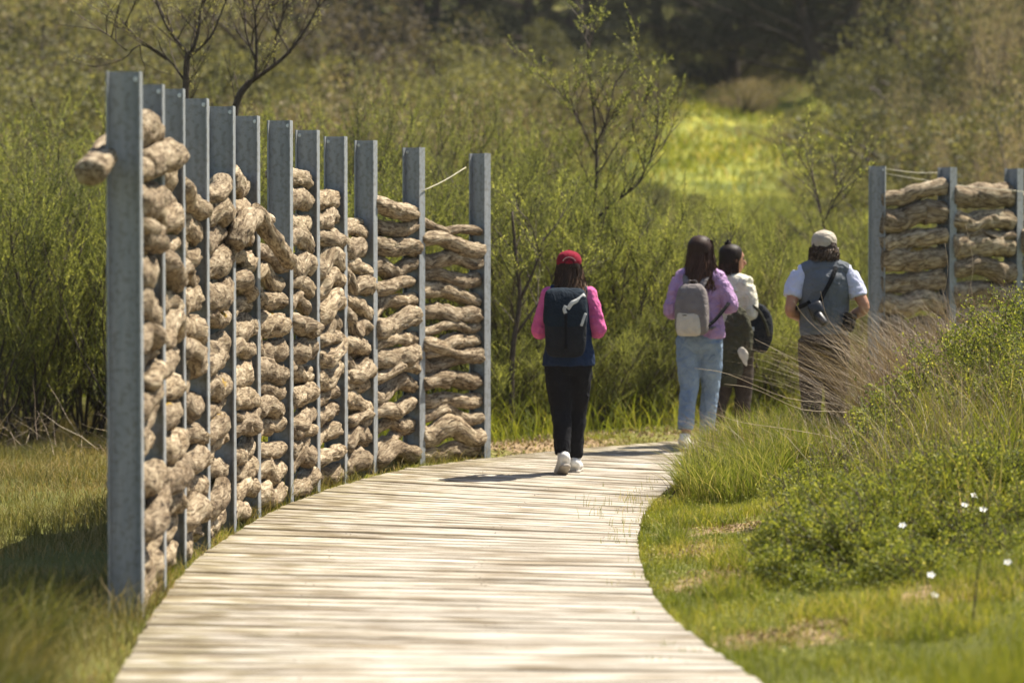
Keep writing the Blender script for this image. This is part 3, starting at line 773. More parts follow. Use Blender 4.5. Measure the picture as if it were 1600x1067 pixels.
# grass spreading through the middle of the right bank
x, y = clump_pts(15000, [(1.15, 16.3, .25, .4, .06), (1.25, 14.2, .22, .35, .06), (1.05, 12.9, .15, .3, .05), (1.5, 12.1, .25, .3, .06), (1.7, 11.4, .3, .3, .06), (.92, 15.3, .08, .5, .03), (2.2, 16.2, .5, .5, .3), (1.95, 15.0, .4, .5, .25), (2.6, 14.2, .6, .6, .2), (1.6, 14.0, .4, .5, .15), (2.3, 12.2, .4, .4, .1)])
o = blades('bank_grass', np.column_stack([x, y, ground_z(x, y) - .01]), .05 + .11 * NR.random(len(x)), .005, rlean(len(x), .9), M['grass_fresh'], segs=3)
tag(o, 'taller green grass between the low shrubs on the right bank', 'grass', kind='stuff')

# tall rush clump with dry leaning stalks
x, y = clump_pts(3000, [(2.75, 19.2, .28, .35, .26), (3.15, 19.4, .38, .4, .34), (3.6, 19.7, .4, .4, .24), (4.0, 19.4, .4, .4, .16)])
n = len(x); ln = np.column_stack([NR.normal(-.42, .40, n), NR.normal(-.05, .35, n)])
o = blades('dry_rush_stalks', np.column_stack([x, y, ground_z(x, y)]), .5 + .72 * NR.random(n), .0045, ln, M['straw'], segs=5, power=1.6)
tag(o, 'clump of long dry brown stalks leaning left in front of the man', 'dry stalks', kind='stuff')
x, y = clump_pts(700, [(3.1, 19.5, .6, .5, 1)]); n = len(x)
o = blades('rush_leaves', np.column_stack([x, y, ground_z(x, y)]), .2 + .35 * NR.random(n), .005, rlean(n, .6, (-.1, 0)), M['grass_long'], segs=4)
tag(o, 'green leaves at the base of the dry brown stalks', 'grass', kind='stuff')
# single long stalks arching far left over the path side
for k, (pts) in enumerate([[(1330, 640, 18.9), (1230, 622, 18.7), (1140, 585, 18.5), (1085, 575, 18.4)], [(1340, 650, 18.7), (1255, 640, 18.4), (1180, 608, 18.2), (1132, 600, 18.1)], [(1320, 690, 18.3), (1240, 672, 18.1), (1160, 660, 18), (1108, 643, 17.9)],
                           [(1380, 610, 19.3), (1340, 560, 19.2), (1295, 500, 19.1), (1282, 455, 19.0)], [(1400, 615, 19.3), (1330, 560, 19.2), (1262, 500, 19.1), (1240, 470, 19.0)], [(1360, 620, 19), (1300, 590, 18.9), (1240, 560, 18.8), (1180, 530, 18.8)], [(1420, 560, 19.5), (1460, 500, 19.5), (1480, 430, 19.5), (1476, 380, 19.5)], [(1440, 560, 19.6), (1500, 490, 19.6), (1520, 420, 19.6), (1508, 350, 19.6)]]):
    P = [at(*q) for q in pts]; g = P[0].copy(); g[2] = ground_z([g[0]], [g[1]])[0]; g[0] += .12; P = [g] + P
    mb = MB(); put(mb, loft(P, np.linspace(.0028, .001, len(P)), seg=5, sub=4)); me = mb.mesh('dry_stalk', M['straw'])
    a_ = me.attributes.new('rnd', 'FLOAT', 'POINT'); a_.data.foreach_set('value', np.full(len(me.vertices), .9, dtype=np.float32))
    o = link('dry_stalk', me); tag(o, ('pale stalk crossing in front of the jeans, uppermost of the low arching ones', 'pale stalk arching left in front of the brown trousers, second of the low ones', 'lowest long pale stalk arching left over the green tussock', 'pale stalk slanting up across the lower back of the man', 'pale stalk reaching farthest up left of the man past the camera', 'short pale stalk between the cream sweater and the man', 'tall thin stalk bending up in front of the short fence, left of its second post', 'tall thin stalk bending up in front of the short fence, right of its second post')[k], 'stalk', 'long pale stalks arching out of the dry clump')

# thicker grass growing behind the far edge of the boardwalk
def kb(x, y):
    d = path_dist(x, y); return (d > .12) & (y > 21.0) & ((y - 21.6) > .4 * x)
x, y = scatter(38000, -2.5, 7.5, 21.4, 27.8, kb)
pn = vn(np.column_stack([x, y, 0 * x]) * 1.6, 31); d = path_dist(x, y)
k = NR.random(len(x)) < .4 + .5 * sstep(.3, .9, d) ; x, y, pn, d = x[k], y[k], pn[k], d[k]
h = (.05 + .55 * NR.random(len(x)) * sstep(.25, 1.0, d)) * (1 + .5 * pn)
o = blades('verge_grass', np.column_stack([x, y, ground_z(x, y) - .01]), h, .009, rlean(len(x), .9, (-.05, -.1)), M['grass_fresh'], segs=4, rnd=np.clip(NR.random(len(x)) * .9 - .1 * pn, 0, 1))
tag(o, 'tall arching green grass behind the far edge of the boardwalk', 'grass', kind='stuff')
x, y = scatter(9000, -2.0, 4.2, 21.4, 24.5, lambda x, y: (path_dist(x, y) > .02) & (path_dist(x, y) < .75) & (y - 21.3 > .4 * x))
n = len(x); o = blades('leaf_litter', np.column_stack([x, y, ground_z(x, y) + .005]), .02 + .03 * NR.random(n), .022, rlean(n, 2.5), M['litter'], segs=2)
tag(o, 'dry leaf litter along the far edge of the boardwalk', 'leaf litter', kind='stuff')

# foreground tufts, out of focus
x, y = clump_pts(4200, [(-1.80, 8.8, .28, .5, .35), (-2.0, 9.8, .3, .5, .3), (-2.2, 11.2, .35, .8, .35)]); x, y = no_path(x, y, .05); n = len(x)
o = blades('foreground_grass', np.column_stack([x, y, ground_z(x, y)]), .10 + .36 * NR.random(n) ** 1.5, .006, rlean(n, .8, (.4, 0)), M['grass_dry'], segs=4, rnd=NR.random(n) * .5)
tag(o, 'dark blurred grass in the bottom left foreground', 'grass', kind='stuff')
x, y = clump_pts(3800, [(1.62, 8.7, .3, .45, .55), (1.95, 9.3, .3, .4, .45)]); x, y = no_path(x, y, .1); n = len(x)
o = blades('foreground_tuft', np.column_stack([x, y, ground_z(x, y)]), .12 + .30 * NR.random(n), .006, rlean(n, .6, (.2, 0)), M['grass_fresh'], segs=4, rnd=NR.random(n) * .7)
tag(o, 'bright blurred grass tuft in the bottom right foreground', 'grass', kind='stuff')

# hillside meadow
x, y = scatter(60000, -9, 16, 27, 92, lambda x, y: inview(x, y, 1))
n = len(x); o = blades('hillside_grass', np.column_stack([x, y, ground_z(x, y) - .02]), .12 + .25 * NR.random(n), .012 + .0006 * y, rlean(n, .9), M['grass_fresh'], segs=2)
tag(o, 'sunlit grass on the slope behind the shrub thicket', 'grass', kind='stuff')

# ------------------------------------------------------------------ leaf clouds
def leaf_quads(C, D, length, width, rnd):
    """diamond leaves centred C pointing D"""
    n = len(C); D = D / (np.linalg.norm(D, axis=1)[:, None] + 1e-9)
    A = NR.normal(size=(n, 3)); S = np.cross(D, A); S /= np.linalg.norm(S, axis=1)[:, None] + 1e-9
    length = np.broadcast_to(length, (n,))[:, None]; width = np.broadcast_to(width, (n,))[:, None]
    V = np.stack([C, C + D * length * .5 + S * width * .5, C + D * length, C + D * length * .5 - S * width * .5], axis=1).reshape(-1, 3)
    Q = np.arange(n)[:, None] * 4 + np.array([[0, 1, 2, 3]])
    return V, Q, np.repeat(rnd, 4)

class Leaves:
    def __init__(s): s.V = []; s.Q = []; s.r = []; s.n = 0
    def add(s, C, D, l, w, rnd):
        V, Q, r = leaf_quads(C, D, l, w, rnd); s.V.append(V); s.Q.append(Q + s.n); s.r.append(r); s.n += len(V)
    def mesh(s, name, mat): return mesh_np(name, np.concatenate(s.V), [np.concatenate(s.Q)], attrs={'rnd': np.concatenate(s.r)}, mats=[mat])

def broom_meshes(seed, H=2.6, stems=9, leaf=.034, dens=1.0, spread=.45, lw=.0085, twl=.34, bare=.22):
    """upright feathery shrub: stems fan out of the base, side branches rise, twigs carry needle leaves"""
    rg = random.Random(seed); br = MB(); lv = Leaves(); s0 = NR
    for i in range(stems):
        a = 2 * math.pi * (i + rg.random()) / stems; tilt = rg.uniform(.08, spread)
        L = H * rg.uniform(.7, 1.05); P = [np.array([rg.uniform(-.08, .08), rg.uniform(-.08, .08), -.1])]
        dirv = np.array([math.cos(a) * tilt, math.sin(a) * tilt, 1.0]); dirv /= np.linalg.norm(dirv)
        nseg = 7
        for k in range(nseg):
            dirv = dirv + np.array([rg.gauss(0, .12), rg.gauss(0, .12), .03]); dirv /= np.linalg.norm(dirv); P.append(P[-1] + dirv * L / nseg)
        P = np.array(P); r0 = rg.uniform(.011, .02)
        put(br, loft(P, np.linspace(r0, .003, len(P)), seg=5, sub=2, cap=False))
        nb = rg.randint(9, 13)
        for j in range(nb):
            f = bare + (1 - bare) * (j + rg.random()) / nb
            q = f * nseg; ii = min(int(q), nseg - 1); b0 = P[ii] + (P[ii + 1] - P[ii]) * (q - ii)
            ba = rg.uniform(0, 2 * math.pi); bl = rg.uniform(.35, .8) * (1.15 - .65 * f) * H / 2.6
            bd = np.array([math.cos(ba) * .75, math.sin(ba) * .75, rg.uniform(.7, 1.3)]); bd /= np.linalg.norm(bd)
            BP = [b0]
            for k in range(4):
                bd = bd + np.array([rg.gauss(0, .1), rg.gauss(0, .1), .08]); bd /= np.linalg.norm(bd); BP.append(BP[-1] + bd * bl / 4)
            BP = np.array(BP); put(br, loft(BP, np.linspace(r0 * .42, .0015, 5), seg=3, sub=1, cap=False))
            nt_ = rg.randint(6, 9)
            for m_ in range(nt_):
                g = (m_ + .6) / nt_ * 4; gi = min(int(g), 3); t0 = BP[gi] + (BP[gi + 1] - BP[gi]) * (g - gi)
                td = (BP[gi + 1] - BP[gi]); td = td / np.linalg.norm(td) + np.array([rg.gauss(0, .45), rg.gauss(0, .45), .35]); td /= np.linalg.norm(td)
                tl = twl * rg.uniform(.5, 1.1)
                nl = int(tl / .34 * 34 * dens)
                u = (np.arange(nl) + .5) / nl
                bend = np.array([rg.gauss(0, .12), rg.gauss(0, .12), .05])
                C = t0 + np.outer(u * tl, td) + np.outer(u ** 2 * tl, bend)
                D = td * 1.0 + s0.normal(0, .48, (nl, 3)) + np.array([0, 0, .25])
                lr = np.clip(rg.random() * .55 + s0.random(nl) * .45, 0, 1)
                lv.add(C, D, leaf * (1.1 - .4 * u) * s0.uniform(.7, 1.2, nl), lw, lr)
                tri = np.array([t0, t0 + td * tl * .5 + bend * tl * .25, t0 + td * tl + bend * tl])
                if m_ % 2 == 0: put(br, loft(tri, [.002, .0015, .0008], seg=3, sub=1, cap=False))
    return br, lv

BROOM = []
for i, (H, st, sp_, dn) in enumerate(((2.6, 13, .5, 1.0), (2.9, 12, .42, .95), (2.3, 13, .62, 1.05), (2.7, 12, .5, .8), (3.0, 10, .38, .7))):
    br, lv = broom_meshes(100 + i, H, st, spread=sp_, dens=dn, bare=.12)
    BROOM.append((br.mesh('branches', M['bark_dark']), lv.mesh('foliage', M['broom_leaf_dark' if i in (1, 3) else 'broom_leaf']), H))
pale_br, pale_lv = broom_meshes(140, 2.6, 9, dens=.6, spread=.5); BROOM.append((pale_br.mesh('branches', M['bark_grey']), pale_lv.mesh('foliage', M['broom_leaf_pale']), 2.6))

def broom(kind, x, y, H, rz, label, group=None, name='broom_shrub', wide=1.0):
    b, l, h0 = BROOM[kind]; s = H / h0 * .88
    r = empty(name, (x, y, float(ground_z([x], [y])[0]) - .02), rz); r.scale = (s * wide, s * wide, s)
    tag(r, label, 'shrub', group)
    o1 = bpy.data.objects.new('branches', b); COL.objects.link(o1); o1.parent = r
    o2 = bpy.data.objects.new('foliage', l); COL.objects.link(o2); o2.parent = r; o2['kind'] = 'stuff'
    return r

LMK = [(-60, 'at the far left edge'), (60, 'well left of the log fence'), (150, 'beside the first fence post, on its left'), (240, 'behind the second fence post'), (275, 'behind the third fence post'), (308, 'behind the fourth fence post'), (347, 'behind the fifth fence post'), (387, 'behind the sixth fence post'), (437, 'behind the seventh fence post'), (480, 'behind the eighth fence post'), (524, 'behind the ninth fence post'), (570, 'behind the tenth fence post'), (605, 'between the tenth and eleventh fence posts'), (643, 'behind the eleventh fence post'), (695, 'between the last two fence posts'), (746, 'behind the twelfth fence post'), (810, 'between the long fence and the woman in crimson cap'), (885, 'behind the woman in crimson cap'), (940, 'just right of the woman in crimson cap'), (1000, 'midway between crimson cap and lilac sweater'), (1040, 'just left of the woman in lilac'), (1090, 'behind the woman in lilac'), (1145, 'behind the woman in cream'), (1195, 'just right of the woman in cream'), (1240, 'just left of the man in the vest'), (1288, 'behind the man in the vest'), (1330, 'between the man and the short fence'), (1370, 'behind the first post of the short fence'), (1425, 'behind the first bay of the short fence'), (1480, 'behind the second post of the short fence'), (1535, 'behind the second bay of the short fence'), (1585, 'behind the third post of the short fence'), (1640, 'at the far right edge')]
USED = {}
def where(px, Y, adj, rows=((25.3, 'front row'), (28, 'second row'), (33, 'third row'), (99, 'rearmost'))):
    row = next(r for lim, r in rows if Y < lim)
    ph = sorted(LMK, key=lambda q: abs(q[0] - px))
    for _, p in ph[:2]:
        l = f'{row} {adj} {p}'
        if l not in USED: USED[l] = 1; return l
    l = f'{row} {adj} {ph[0][1]}'; return l
HR = ((53, 'lower slope'), (64, 'middle slope'), (75, 'upper slope'), (200, 'hilltop'))
def sight_top(px, Y, top):   # height a shrub needs to reach photo row `top` at depth Y
    x = (px - 800) * Y / FPX
    return x, HC + (HOR - top) * Y / FPX - float(ground_z([x], [Y])[0])

thicket = [  # (px, depth, top row, kind)
    (-30, 23.6, 190, 0), (60, 23.9, 215, 2), (140, 24.6, 175, 1), (20, 25.6, 150, 3), (100, 26.5, 135, 4), (-60, 26.5, 120, 1), (170, 26.6, 170, 0), (60, 28.5, 110, 3), (0, 30, 90, 2),
    (215, 23.2, 230, 0), (250, 25, 150, 2), (300, 23.8, 190, 1), (335, 26, 110, 3), (385, 24.3, 210, 0), (430, 25.6, 160, 4), (470, 24.4, 215, 2), (515, 26.2, 100, 1), (545, 24.6, 215, 0), (560, 28, 90, 4), (610, 25.6, 170, 3),
    (640, 24.4, 235, 2), (680, 26.8, 120, 4), (715, 24.8, 225, 0), (650, 29, 95, 1), (440, 29, 95, 3), (300, 29, 120, 0), (500, 31, 100, 2), (600, 32, 110, 5), (360, 32, 110, 1), (220, 30, 130, 4)]
for px, Y, top, kd in thicket:
    x, H = sight_top(px, Y, top)
    g = 'feathery green shrubs left of the log fence' if px < 175 else 'feathery green shrubs behind the long log fence'
    lb = 'feathery green shrub in the thicket at the left edge, left of the log fence' if px < 175 else 'feathery green shrub in the thicket rising behind the long log fence'
    broom(kd, x, Y, H, R.uniform(0, 6.3), where(px, Y, 'feathery green shrub'), g, wide=R.uniform(.85, 1.1))
thicket2 = [
    (775, 24.6, 250, 1), (810, 25.8, 190, 3), (850, 24.9, 260, 0), (880, 26.6, 170, 4), (925, 25.4, 225, 2), (960, 27, 235, 3), (985, 25.6, 255, 0), (1030, 26.3, 270, 1), (1070, 25.9, 290, 2), (1115, 26.8, 300, 0), (1160, 26.2, 310, 5), (1200, 27, 320, 3),
    (760, 28.5, 120, 4), (820, 30, 140, 1), (880, 31, 150, 3), (935, 31, 250, 2), (1000, 30, 275, 1), (1060, 30.5, 285, 5), (1120, 31, 285, 3), (1180, 31, 300, 2), (1240, 27, 340, 0), (1245, 30, 305, 4), (1290, 28.5, 320, 1), (1330, 27.6, 345, 3), (1325, 32, 290, 2), (1300, 37, 300, 5),
    (700, 34, 130, 3), (780, 36, 140, 2), (850, 37, 150, 0), (930, 37, 265, 5), (1020, 38, 285, 0), (1100, 38, 295, 3), (1180, 37, 300, 1), (1380, 31, 300, 2), (1440, 32, 290, 0), (1500, 31, 300, 1), (1560, 33, 280, 3), (1610, 30, 300, 0), (1420, 38, 262, 5)]
for px, Y, top, kd in thicket2:
    x, H = sight_top(px, Y, top)
    if px < 1350: lb, g = 'feathery yellow green shrub in the thicket behind the walking people', 'feathery shrubs behind the walkers'
    else: lb, g = 'feathery shrub behind the short log fence at the right edge', 'shrubs behind the short log fence'
    broom(kd, x, Y, H, R.uniform(0, 6.3), where(px, Y, 'feathery shrub'), g, wide=R.uniform(.85, 1.15))

for px, Y, H, kd, wd_ in ((770, 23.9, 1.0, 2, 1.5), (800, 24.2, 1.3, 0, 1.2), (835, 24.3, 1.0, 2, 1.5), (870, 24.5, 1.1, 1, 1.4), (930, 24.6, 1.2, 2, 1.4), (965, 24.8, 1.0, 0, 1.5), (1000, 25.0, 1.3, 2, 1.4), (1035, 25.2, 1.2, 1, 1.5), (1150, 25.8, 1.2, 2, 1.4), (1200, 26, 1.3, 0, 1.4), (1250, 26, 1.3, 2, 1.4), (1330, 26.2, 1.3, 1, 1.4)):
    broom(kd, (px - 800) * Y / FPX, Y, H, R.uniform(0, 6.3), where(px, Y, 'low bushy plant', ((99, 'verge'),)), 'low plants at the foot of the thicket', name='verge_shrub', wide=wd_)

# ------------------------------------------------------------------ dark open-branched saplings standing out of the thicket
def sapling(name, label, limbs, Y, r0, seed, leaf_mat='broom_leaf_pale', sub_n=9, dens=.35, bark='bark_dark', base=None):
    rg = random.Random(seed); br = MB(); lv = Leaves()
    b0 = np.array(base if base is not None else at(*limbs[0][0][0][:2], Y)); b0 = np.array([b0[0], Y, float(ground_z([b0[0]], [Y])[0])])
    root = empty(name, tuple(b0)); tag(root, label, 'tree')
    def twig(p, d, L, r, lvl):
        P = [p]; dd = np.array(d, float)
        for k in range(5):
            dd = dd + np.array([rg.gauss(0, .16), rg.gauss(0, .16), rg.uniform(-.02, .12)]); dd /= np.linalg.norm(dd); P.append(P[-1] + dd * L / 5)
        P = np.array(P); put(br, loft(P, np.linspace(r, r * .3, 6), seg=5 if lvl < 1 else 3, sub=1, cap=False))
        if lvl < 2:
            for j in range(4 if lvl == 0 else 3):
                f = rg.uniform(.25, .95) * 5; i = min(int(f), 4); q = P[i] + (P[i + 1] - P[i]) * (f - i)
                a = rg.uniform(0, 6.28); e = (P[i + 1] - P[i]); e /= np.linalg.norm(e)
                twig(q, e + np.array([math.cos(a) * .7, math.sin(a) * .7, .15]), L * rg.uniform(.4, .65), r * .55, lvl + 1)
        else:
            nl = int(L * 100 * dens) + 2; u = NR.random(nl) 
            C = P[0] + np.outer(u, P[-1] - P[0]); D = (P[-1] - P[0]) / L + NR.normal(0, .5, (nl, 3))
            lv.add(C, D, .035 * NR.uniform(.7, 1.2, nl), .009, NR.random(nl))
    tr = MB()
    for li, (pts, ra, rb) in enumerate(limbs):
        P = [at(q[0], q[1], Y + (q[2] if len(q) > 2 else 0)) - b0 for q in pts]
        if li == 0: P = [np.array([0, 0, -.05])] + P
        P = np.array(P); put(tr, loft(P, np.linspace(ra, rb, len(P)), seg=8, sub=4))
        Q = catmull(P, 6)
        for j in range(sub_n):
            f = rg.uniform(.3 if li == 0 else .12, 1.0); i = min(int(f * (len(Q) - 1)), len(Q) - 2); e = Q[i + 1] - Q[i]; e /= np.linalg.norm(e)
            a = rg.uniform(0, 6.28); twig(Q[i], e + np.array([math.cos(a) * .8, math.sin(a) * .8, .2]), rg.uniform(.3, .65), .007, 0 if rg.random() < .6 else 1)
    tr.build('trunk', M[bark], root); br.build('branches', M[bark], root)['kind'] = 'stuff'
    if lv.n: l = link('foliage', lv.mesh('foliage', M[leaf_mat]), None, root); l['kind'] = 'stuff'
    return root
sapling('bare_sapling', 'dark sparse sapling forking behind the second and third fence posts', [([(292, 400), (291, 200), (293, 100), (300, 82)], .035, .026), ([(297, 88), (270, 55), (252, 20), (240, -20)], .018, .006), ([(300, 84), (312, 50), (316, 10), (330, -30)], .018, .006), ([(296, 92), (330, 60), (350, 15), (360, -10)], .013, .005), ([(292, 130), (262, 92), (215, 60), (190, 30)], .011, .004), ([(262, 95), (225, 72), (200, 80), (160, 50), (90, 40)], .009, .003)], 24.2, .04, 5, dens=.3, sub_n=7)
sapling('bare_sapling', 'dark leaning sapling with a long bare bough above the fifth to eighth fence posts', [([(372, 400), (366, 220), (372, 158), (392, 128)], .04, .03), ([(392, 130), (440, 95), (470, 60), (498, 12), (502, -20)], .02, .006), ([(400, 122), (402, 80), (400, 30), (392, -20)], .018, .006), ([(430, 104), (432, 60), (450, 10), (455, -20)], .012, .004), ([(402, 100), (385, 50), (382, -10)], .012, .004), ([(455, 85), (430, 40), (425, 0)], .009, .003)], 24.6, .04, 6, dens=.3, sub_n=7)
sapling('bare_sapling', 'slim dark sapling with a long side bough behind the woman in the red cap', [([(930, 420), (928, 345), (932, 260), (928, 180), (918, 100), (922, 40)], .024, .006), ([(930, 343), (958, 318), (985, 298), (1003, 277), (1008, 230)], .017, .006), ([(930, 230), (950, 180), (962, 120)], .009, .003), ([(934, 250), (905, 190), (902, 150)], .008, .003), ([(1000, 284), (1022, 230), (1030, 160)], .008, .003)], 26.0, .03, 7, leaf_mat='broom_leaf', dens=.9, sub_n=9)
sapling('bare_sapling', 'forked brown sapling rising behind the gap beside the last fence post', [([(800, 560), (812, 470), (806, 400), (800, 330)], .030, .010), ([(812, 470), (835, 420), (850, 370)], .016, .005), ([(808, 520), (845, 470), (880, 440)], .012, .004)], 23.8, .03, 8, leaf_mat='broom_leaf', dens=.9, sub_n=7)
sapling('bare_sapling', 'upright brown sapling behind the man in the grey vest', [([(1290, 420), (1288, 360), (1275, 300), (1268, 270)], .014, .005), ([(1288, 345), (1305, 310), (1312, 280)], .008, .003)], 27.0, .03, 9, leaf_mat='broom_leaf', dens=.5, sub_n=8)

# dead twigs at the foot of the left thicket
mb = MB()
for _ in range(80):
    g = np.array([R.uniform(-4.9, -3.0), R.uniform(21.8, 23.6), 0]); g[2] = ground_z([g[0]], [g[1]])[0]
    a = R.uniform(0, 6.28); L = R.uniform(.2, .6); d = np.array([math.cos(a), math.sin(a), R.uniform(-.05, 1.1)])
    P = [g + np.array([0, 0, R.uniform(0, .25)])]
    for k in range(3): d = d + np.array([R.gauss(0, .25), R.gauss(0, .25), R.gauss(0, .25)]); d /= np.linalg.norm(d); P.append(P[-1] + d * L / 3)
    put(mb, loft(P, [.004, .003, .002, .0012], seg=3, sub=1, cap=False), rnd=R.random())
tag(mb.build('dead_twigs', M['straw']), 'pale dead twigs tangled at the foot of the left thicket', 'twigs', kind='stuff')

# ------------------------------------------------------------------ low leafy shrubs on the right bank
def low_shrub(name, label, blobs, nleaf, leaf, seed, mat, stems=90, wid=.55):
    """blobs: (x, y, z, rx, ry, rz) leafy mounds; leaves sit in a thick broken shell, sprays stand proud"""
    rg = np.random.default_rng(seed); bx = np.array(blobs)
    c0 = bx[:, :3].mean(0); c0[2] = float(ground_z([c0[0]], [c0[1]])[0]); root = empty(name, tuple(c0)); tag(root, label, 'shrub')
    wts = (bx[:, 3] * bx[:, 4] * bx[:, 5]) ** .67; wts /= wts.sum()
    k = rg.choice(len(bx), nleaf, p=wts); D = rg.normal(size=(nleaf, 3)); D[:, 2] = np.abs(D[:, 2]) * .9 - .25; D /= np.linalg.norm(D, axis=1)[:, None]
    nz = vn(D * 2.6 + k[:, None] * 7.3, 41); nf = vn(D * 7.5 + k[:, None] * 3.1, 42)
    rad = (1 - .42 * rg.random(nleaf) ** 1.5) * (1 + .30 * nz + .26 * nf)
    keep = rg.random(nleaf) < .42 + .95 * nf + .35 * nz
    C = bx[k, :3] + D * bx[k, 3:6] * rad[:, None]; C, D = C[keep], D[keep]
    lv = Leaves(); nn = len(C); LD = D * .5 + rg.normal(0, .8, (nn, 3)) + np.array([0, 0, .35])
    lv.add(C - c0, LD, leaf * rg.uniform(.6, 1.3, nn), leaf * wid, np.clip(rg.random(nn) * .8 + .2 * nf[keep], 0, 1))
    br = MB()
    for _ in range(stems):                                                     # sprays standing out of the mass
        b = bx[rg.choice(len(bx), p=wts)]; d = rg.normal(size=3); d[2] = abs(d[2]) + .35; d /= np.linalg.norm(d)
        p = b[:3] + d * b[3:6] * .55; L = rg.uniform(.12, .32) * (b[5] / .4 + .4); d2 = d + np.array([rg.normal(0, .3), rg.normal(0, .3), .5]); d2 /= np.linalg.norm(d2)
        P = np.array([p, p + d2 * L * .5, p + d2 * L + np.array([rg.normal(0, .03), rg.normal(0, .03), -.01])]) - c0
        put(br, loft(P, [.0035, .0025, .001], seg=3, sub=2, cap=False))
        m_ = 16; u = rg.random(m_); CC = P[0] + np.outer(u, P[-1] - P[0]) + rg.normal(0, .006, (m_, 3))
        lv.add(CC, d2 + rg.normal(0, .8, (m_, 3)), leaf * rg.uniform(.6, 1.2, m_), leaf * wid, rg.random(m_))
    for b in bx:
        for _ in range(5):
            tip = b[:3] + rg.normal(0, .5, 3) * b[3:6]; base = np.array([b[0] + rg.normal(0, .1), b[1] + rg.normal(0, .1), 0]); base[2] = ground_z([base[0]], [base[1]])[0] - .02
            put(br, loft(np.array([base, (base + tip) / 2 + rg.normal(0, .04, 3), tip]) - c0, [.006, .0045, .0025], seg=4, sub=2, cap=False))
    br.build('stems', M['bark_dark'], root)['kind'] = 'stuff'; l = link('foliage', lv.mesh('foliage', M[mat]), None, root); l['kind'] = 'stuff'
    return root
def bl(px, py, Y, rx, rz_, ry=None):
    p = at(px, py, Y); return (p[0], p[1], p[2], rx, ry or rx * .9, rz_)
low_shrub('bramble_bush', 'dense small leaved bramble bush at the right edge below the dry stalks', [bl(1430, 650, 17.2, .36, .28), bl(1500, 600, 17.4, .38, .32), bl(1580, 560, 17.3, .40, .36), bl(1640, 540, 17.5, .4, .38), bl(1560, 660, 16.8, .42, .28), bl(1400, 690, 16.8, .28, .18), bl(1640, 640, 16.7, .4, .35), bl(1480, 700, 16.6, .4, .2), bl(1370, 715, 16.9, .22, .12), bl(1570, 720, 16.5, .42, .2)], 78000, .023, 1, 'bramble', stems=260)
low_shrub('low_shrub', 'spreading dark leaved shrub low on the bank in the right foreground', [bl(1255, 850, 13.6, .24, .20), bl(1330, 870, 13.3, .30, .24), bl(1400, 840, 13.7, .32, .26), bl(1480, 790, 14.2, .34, .28), bl(1440, 910, 12.8, .28, .18), bl(1230, 895, 13.1, .17, .12), bl(1330, 925, 12.9, .25, .13), bl(1380, 800, 14.3, .25, .2), bl(1300, 800, 14.2, .22, .18)], 105000, .021, 2, 'bramble', stems=220)
low_shrub('low_shrub', 'pale green leafy shrub on the bank at the right edge with white flowers', [bl(1560, 770, 14.4, .32, .26), bl(1610, 850, 13.6, .3, .24), bl(1520, 860, 13.4, .26, .2), bl(1580, 890, 13.0, .26, .16)], 70000, .020, 3, 'bramble', stems=220)
low_shrub('low_shrub', 'small light green leafy patch between the tussock and the dark shrub', [bl(1300, 745, 16.0, .26, .12), bl(1380, 735, 16.2, .24, .14), bl(1240, 770, 15.6, .2, .08), bl(1470, 735, 15.6, .26, .14)], 30000, .018, 4, 'bramble', stems=120)
low_shrub('low_shrub', 'leafy dark weed clump at the foot of the tussock mound', [bl(1085, 752, 17.8, .12, .09), bl(1120, 748, 17.9, .14, .10)], 5000, .016, 5, 'bramble', stems=30)

x, y = clump_pts(2200, [(2.0, 14.3, .6, .9, .35), (2.6, 15.6, .6, .9, .35), (3.0, 16.6, .7, .6, .3)]); n = len(x)
o = blades('shrub_grass', np.column_stack([x, y, ground_z(x, y)]), .16 + .34 * NR.random(n) + .25 * sstep(15.5, 17, y), .0055, rlean(n, .7), M['grass_fresh'], segs=3)
tag(o, 'thin grass blades growing up through the low shrubs on the bank', 'grass', kind='stuff')
x, y = clump_pts(700, [(2.4, 15.6, .6, .8, .5), (3.1, 16.9, .7, .7, .5)]); n = len(x)
o = blades('shrub_stalks', np.column_stack([x, y, ground_z(x, y)]), .4 + .45 * NR.random(n), .0035, rlean(n, .6, (-.15, 0)), M['straw'], segs=4)
tag(o, 'dry straw stalks standing among the bramble on the bank', 'dry stalks', kind='stuff')
g_ = [gp(px + R.gauss(0, 22 + rx * 40), py + R.gauss(0, 7), .03) for px, py, rx, ry in BARE for _ in range(230)]
g_ = np.array(g_); k = path_dist(g_[:, 0], g_[:, 1]) > .03; g_ = g_[k]; n = len(g_)
o = blades('dry_scraps', np.column_stack([g_[:, 0], g_[:, 1], ground_z(g_[:, 0], g_[:, 1]) + .004]), .012 + .03 * NR.random(n), .014, rlean(n, 2.5), M['litter'], segs=2)
tag(o, 'dry leaves and scraps on the bare soil patches of the bank', 'leaf litter', kind='stuff')

# tall thin dark weed stalk in the right foreground
mb = MB(); base = gp(1522, 980, .05); P = [base, at(1530, 900, base[1]), at(1545, 800, base[1]), at(1549, 740, base[1]), at(1552, 690, base[1])]
put(mb, loft(np.array(P) - base, [.004, .0038, .003, .0025, .001], seg=5, sub=3))
wst = mb.build('weed_stalk', M['bark_dark']); wst.location = base; tag(wst, 'thin dark upright weed stalk in front of the flowering shrub', 'stalk')

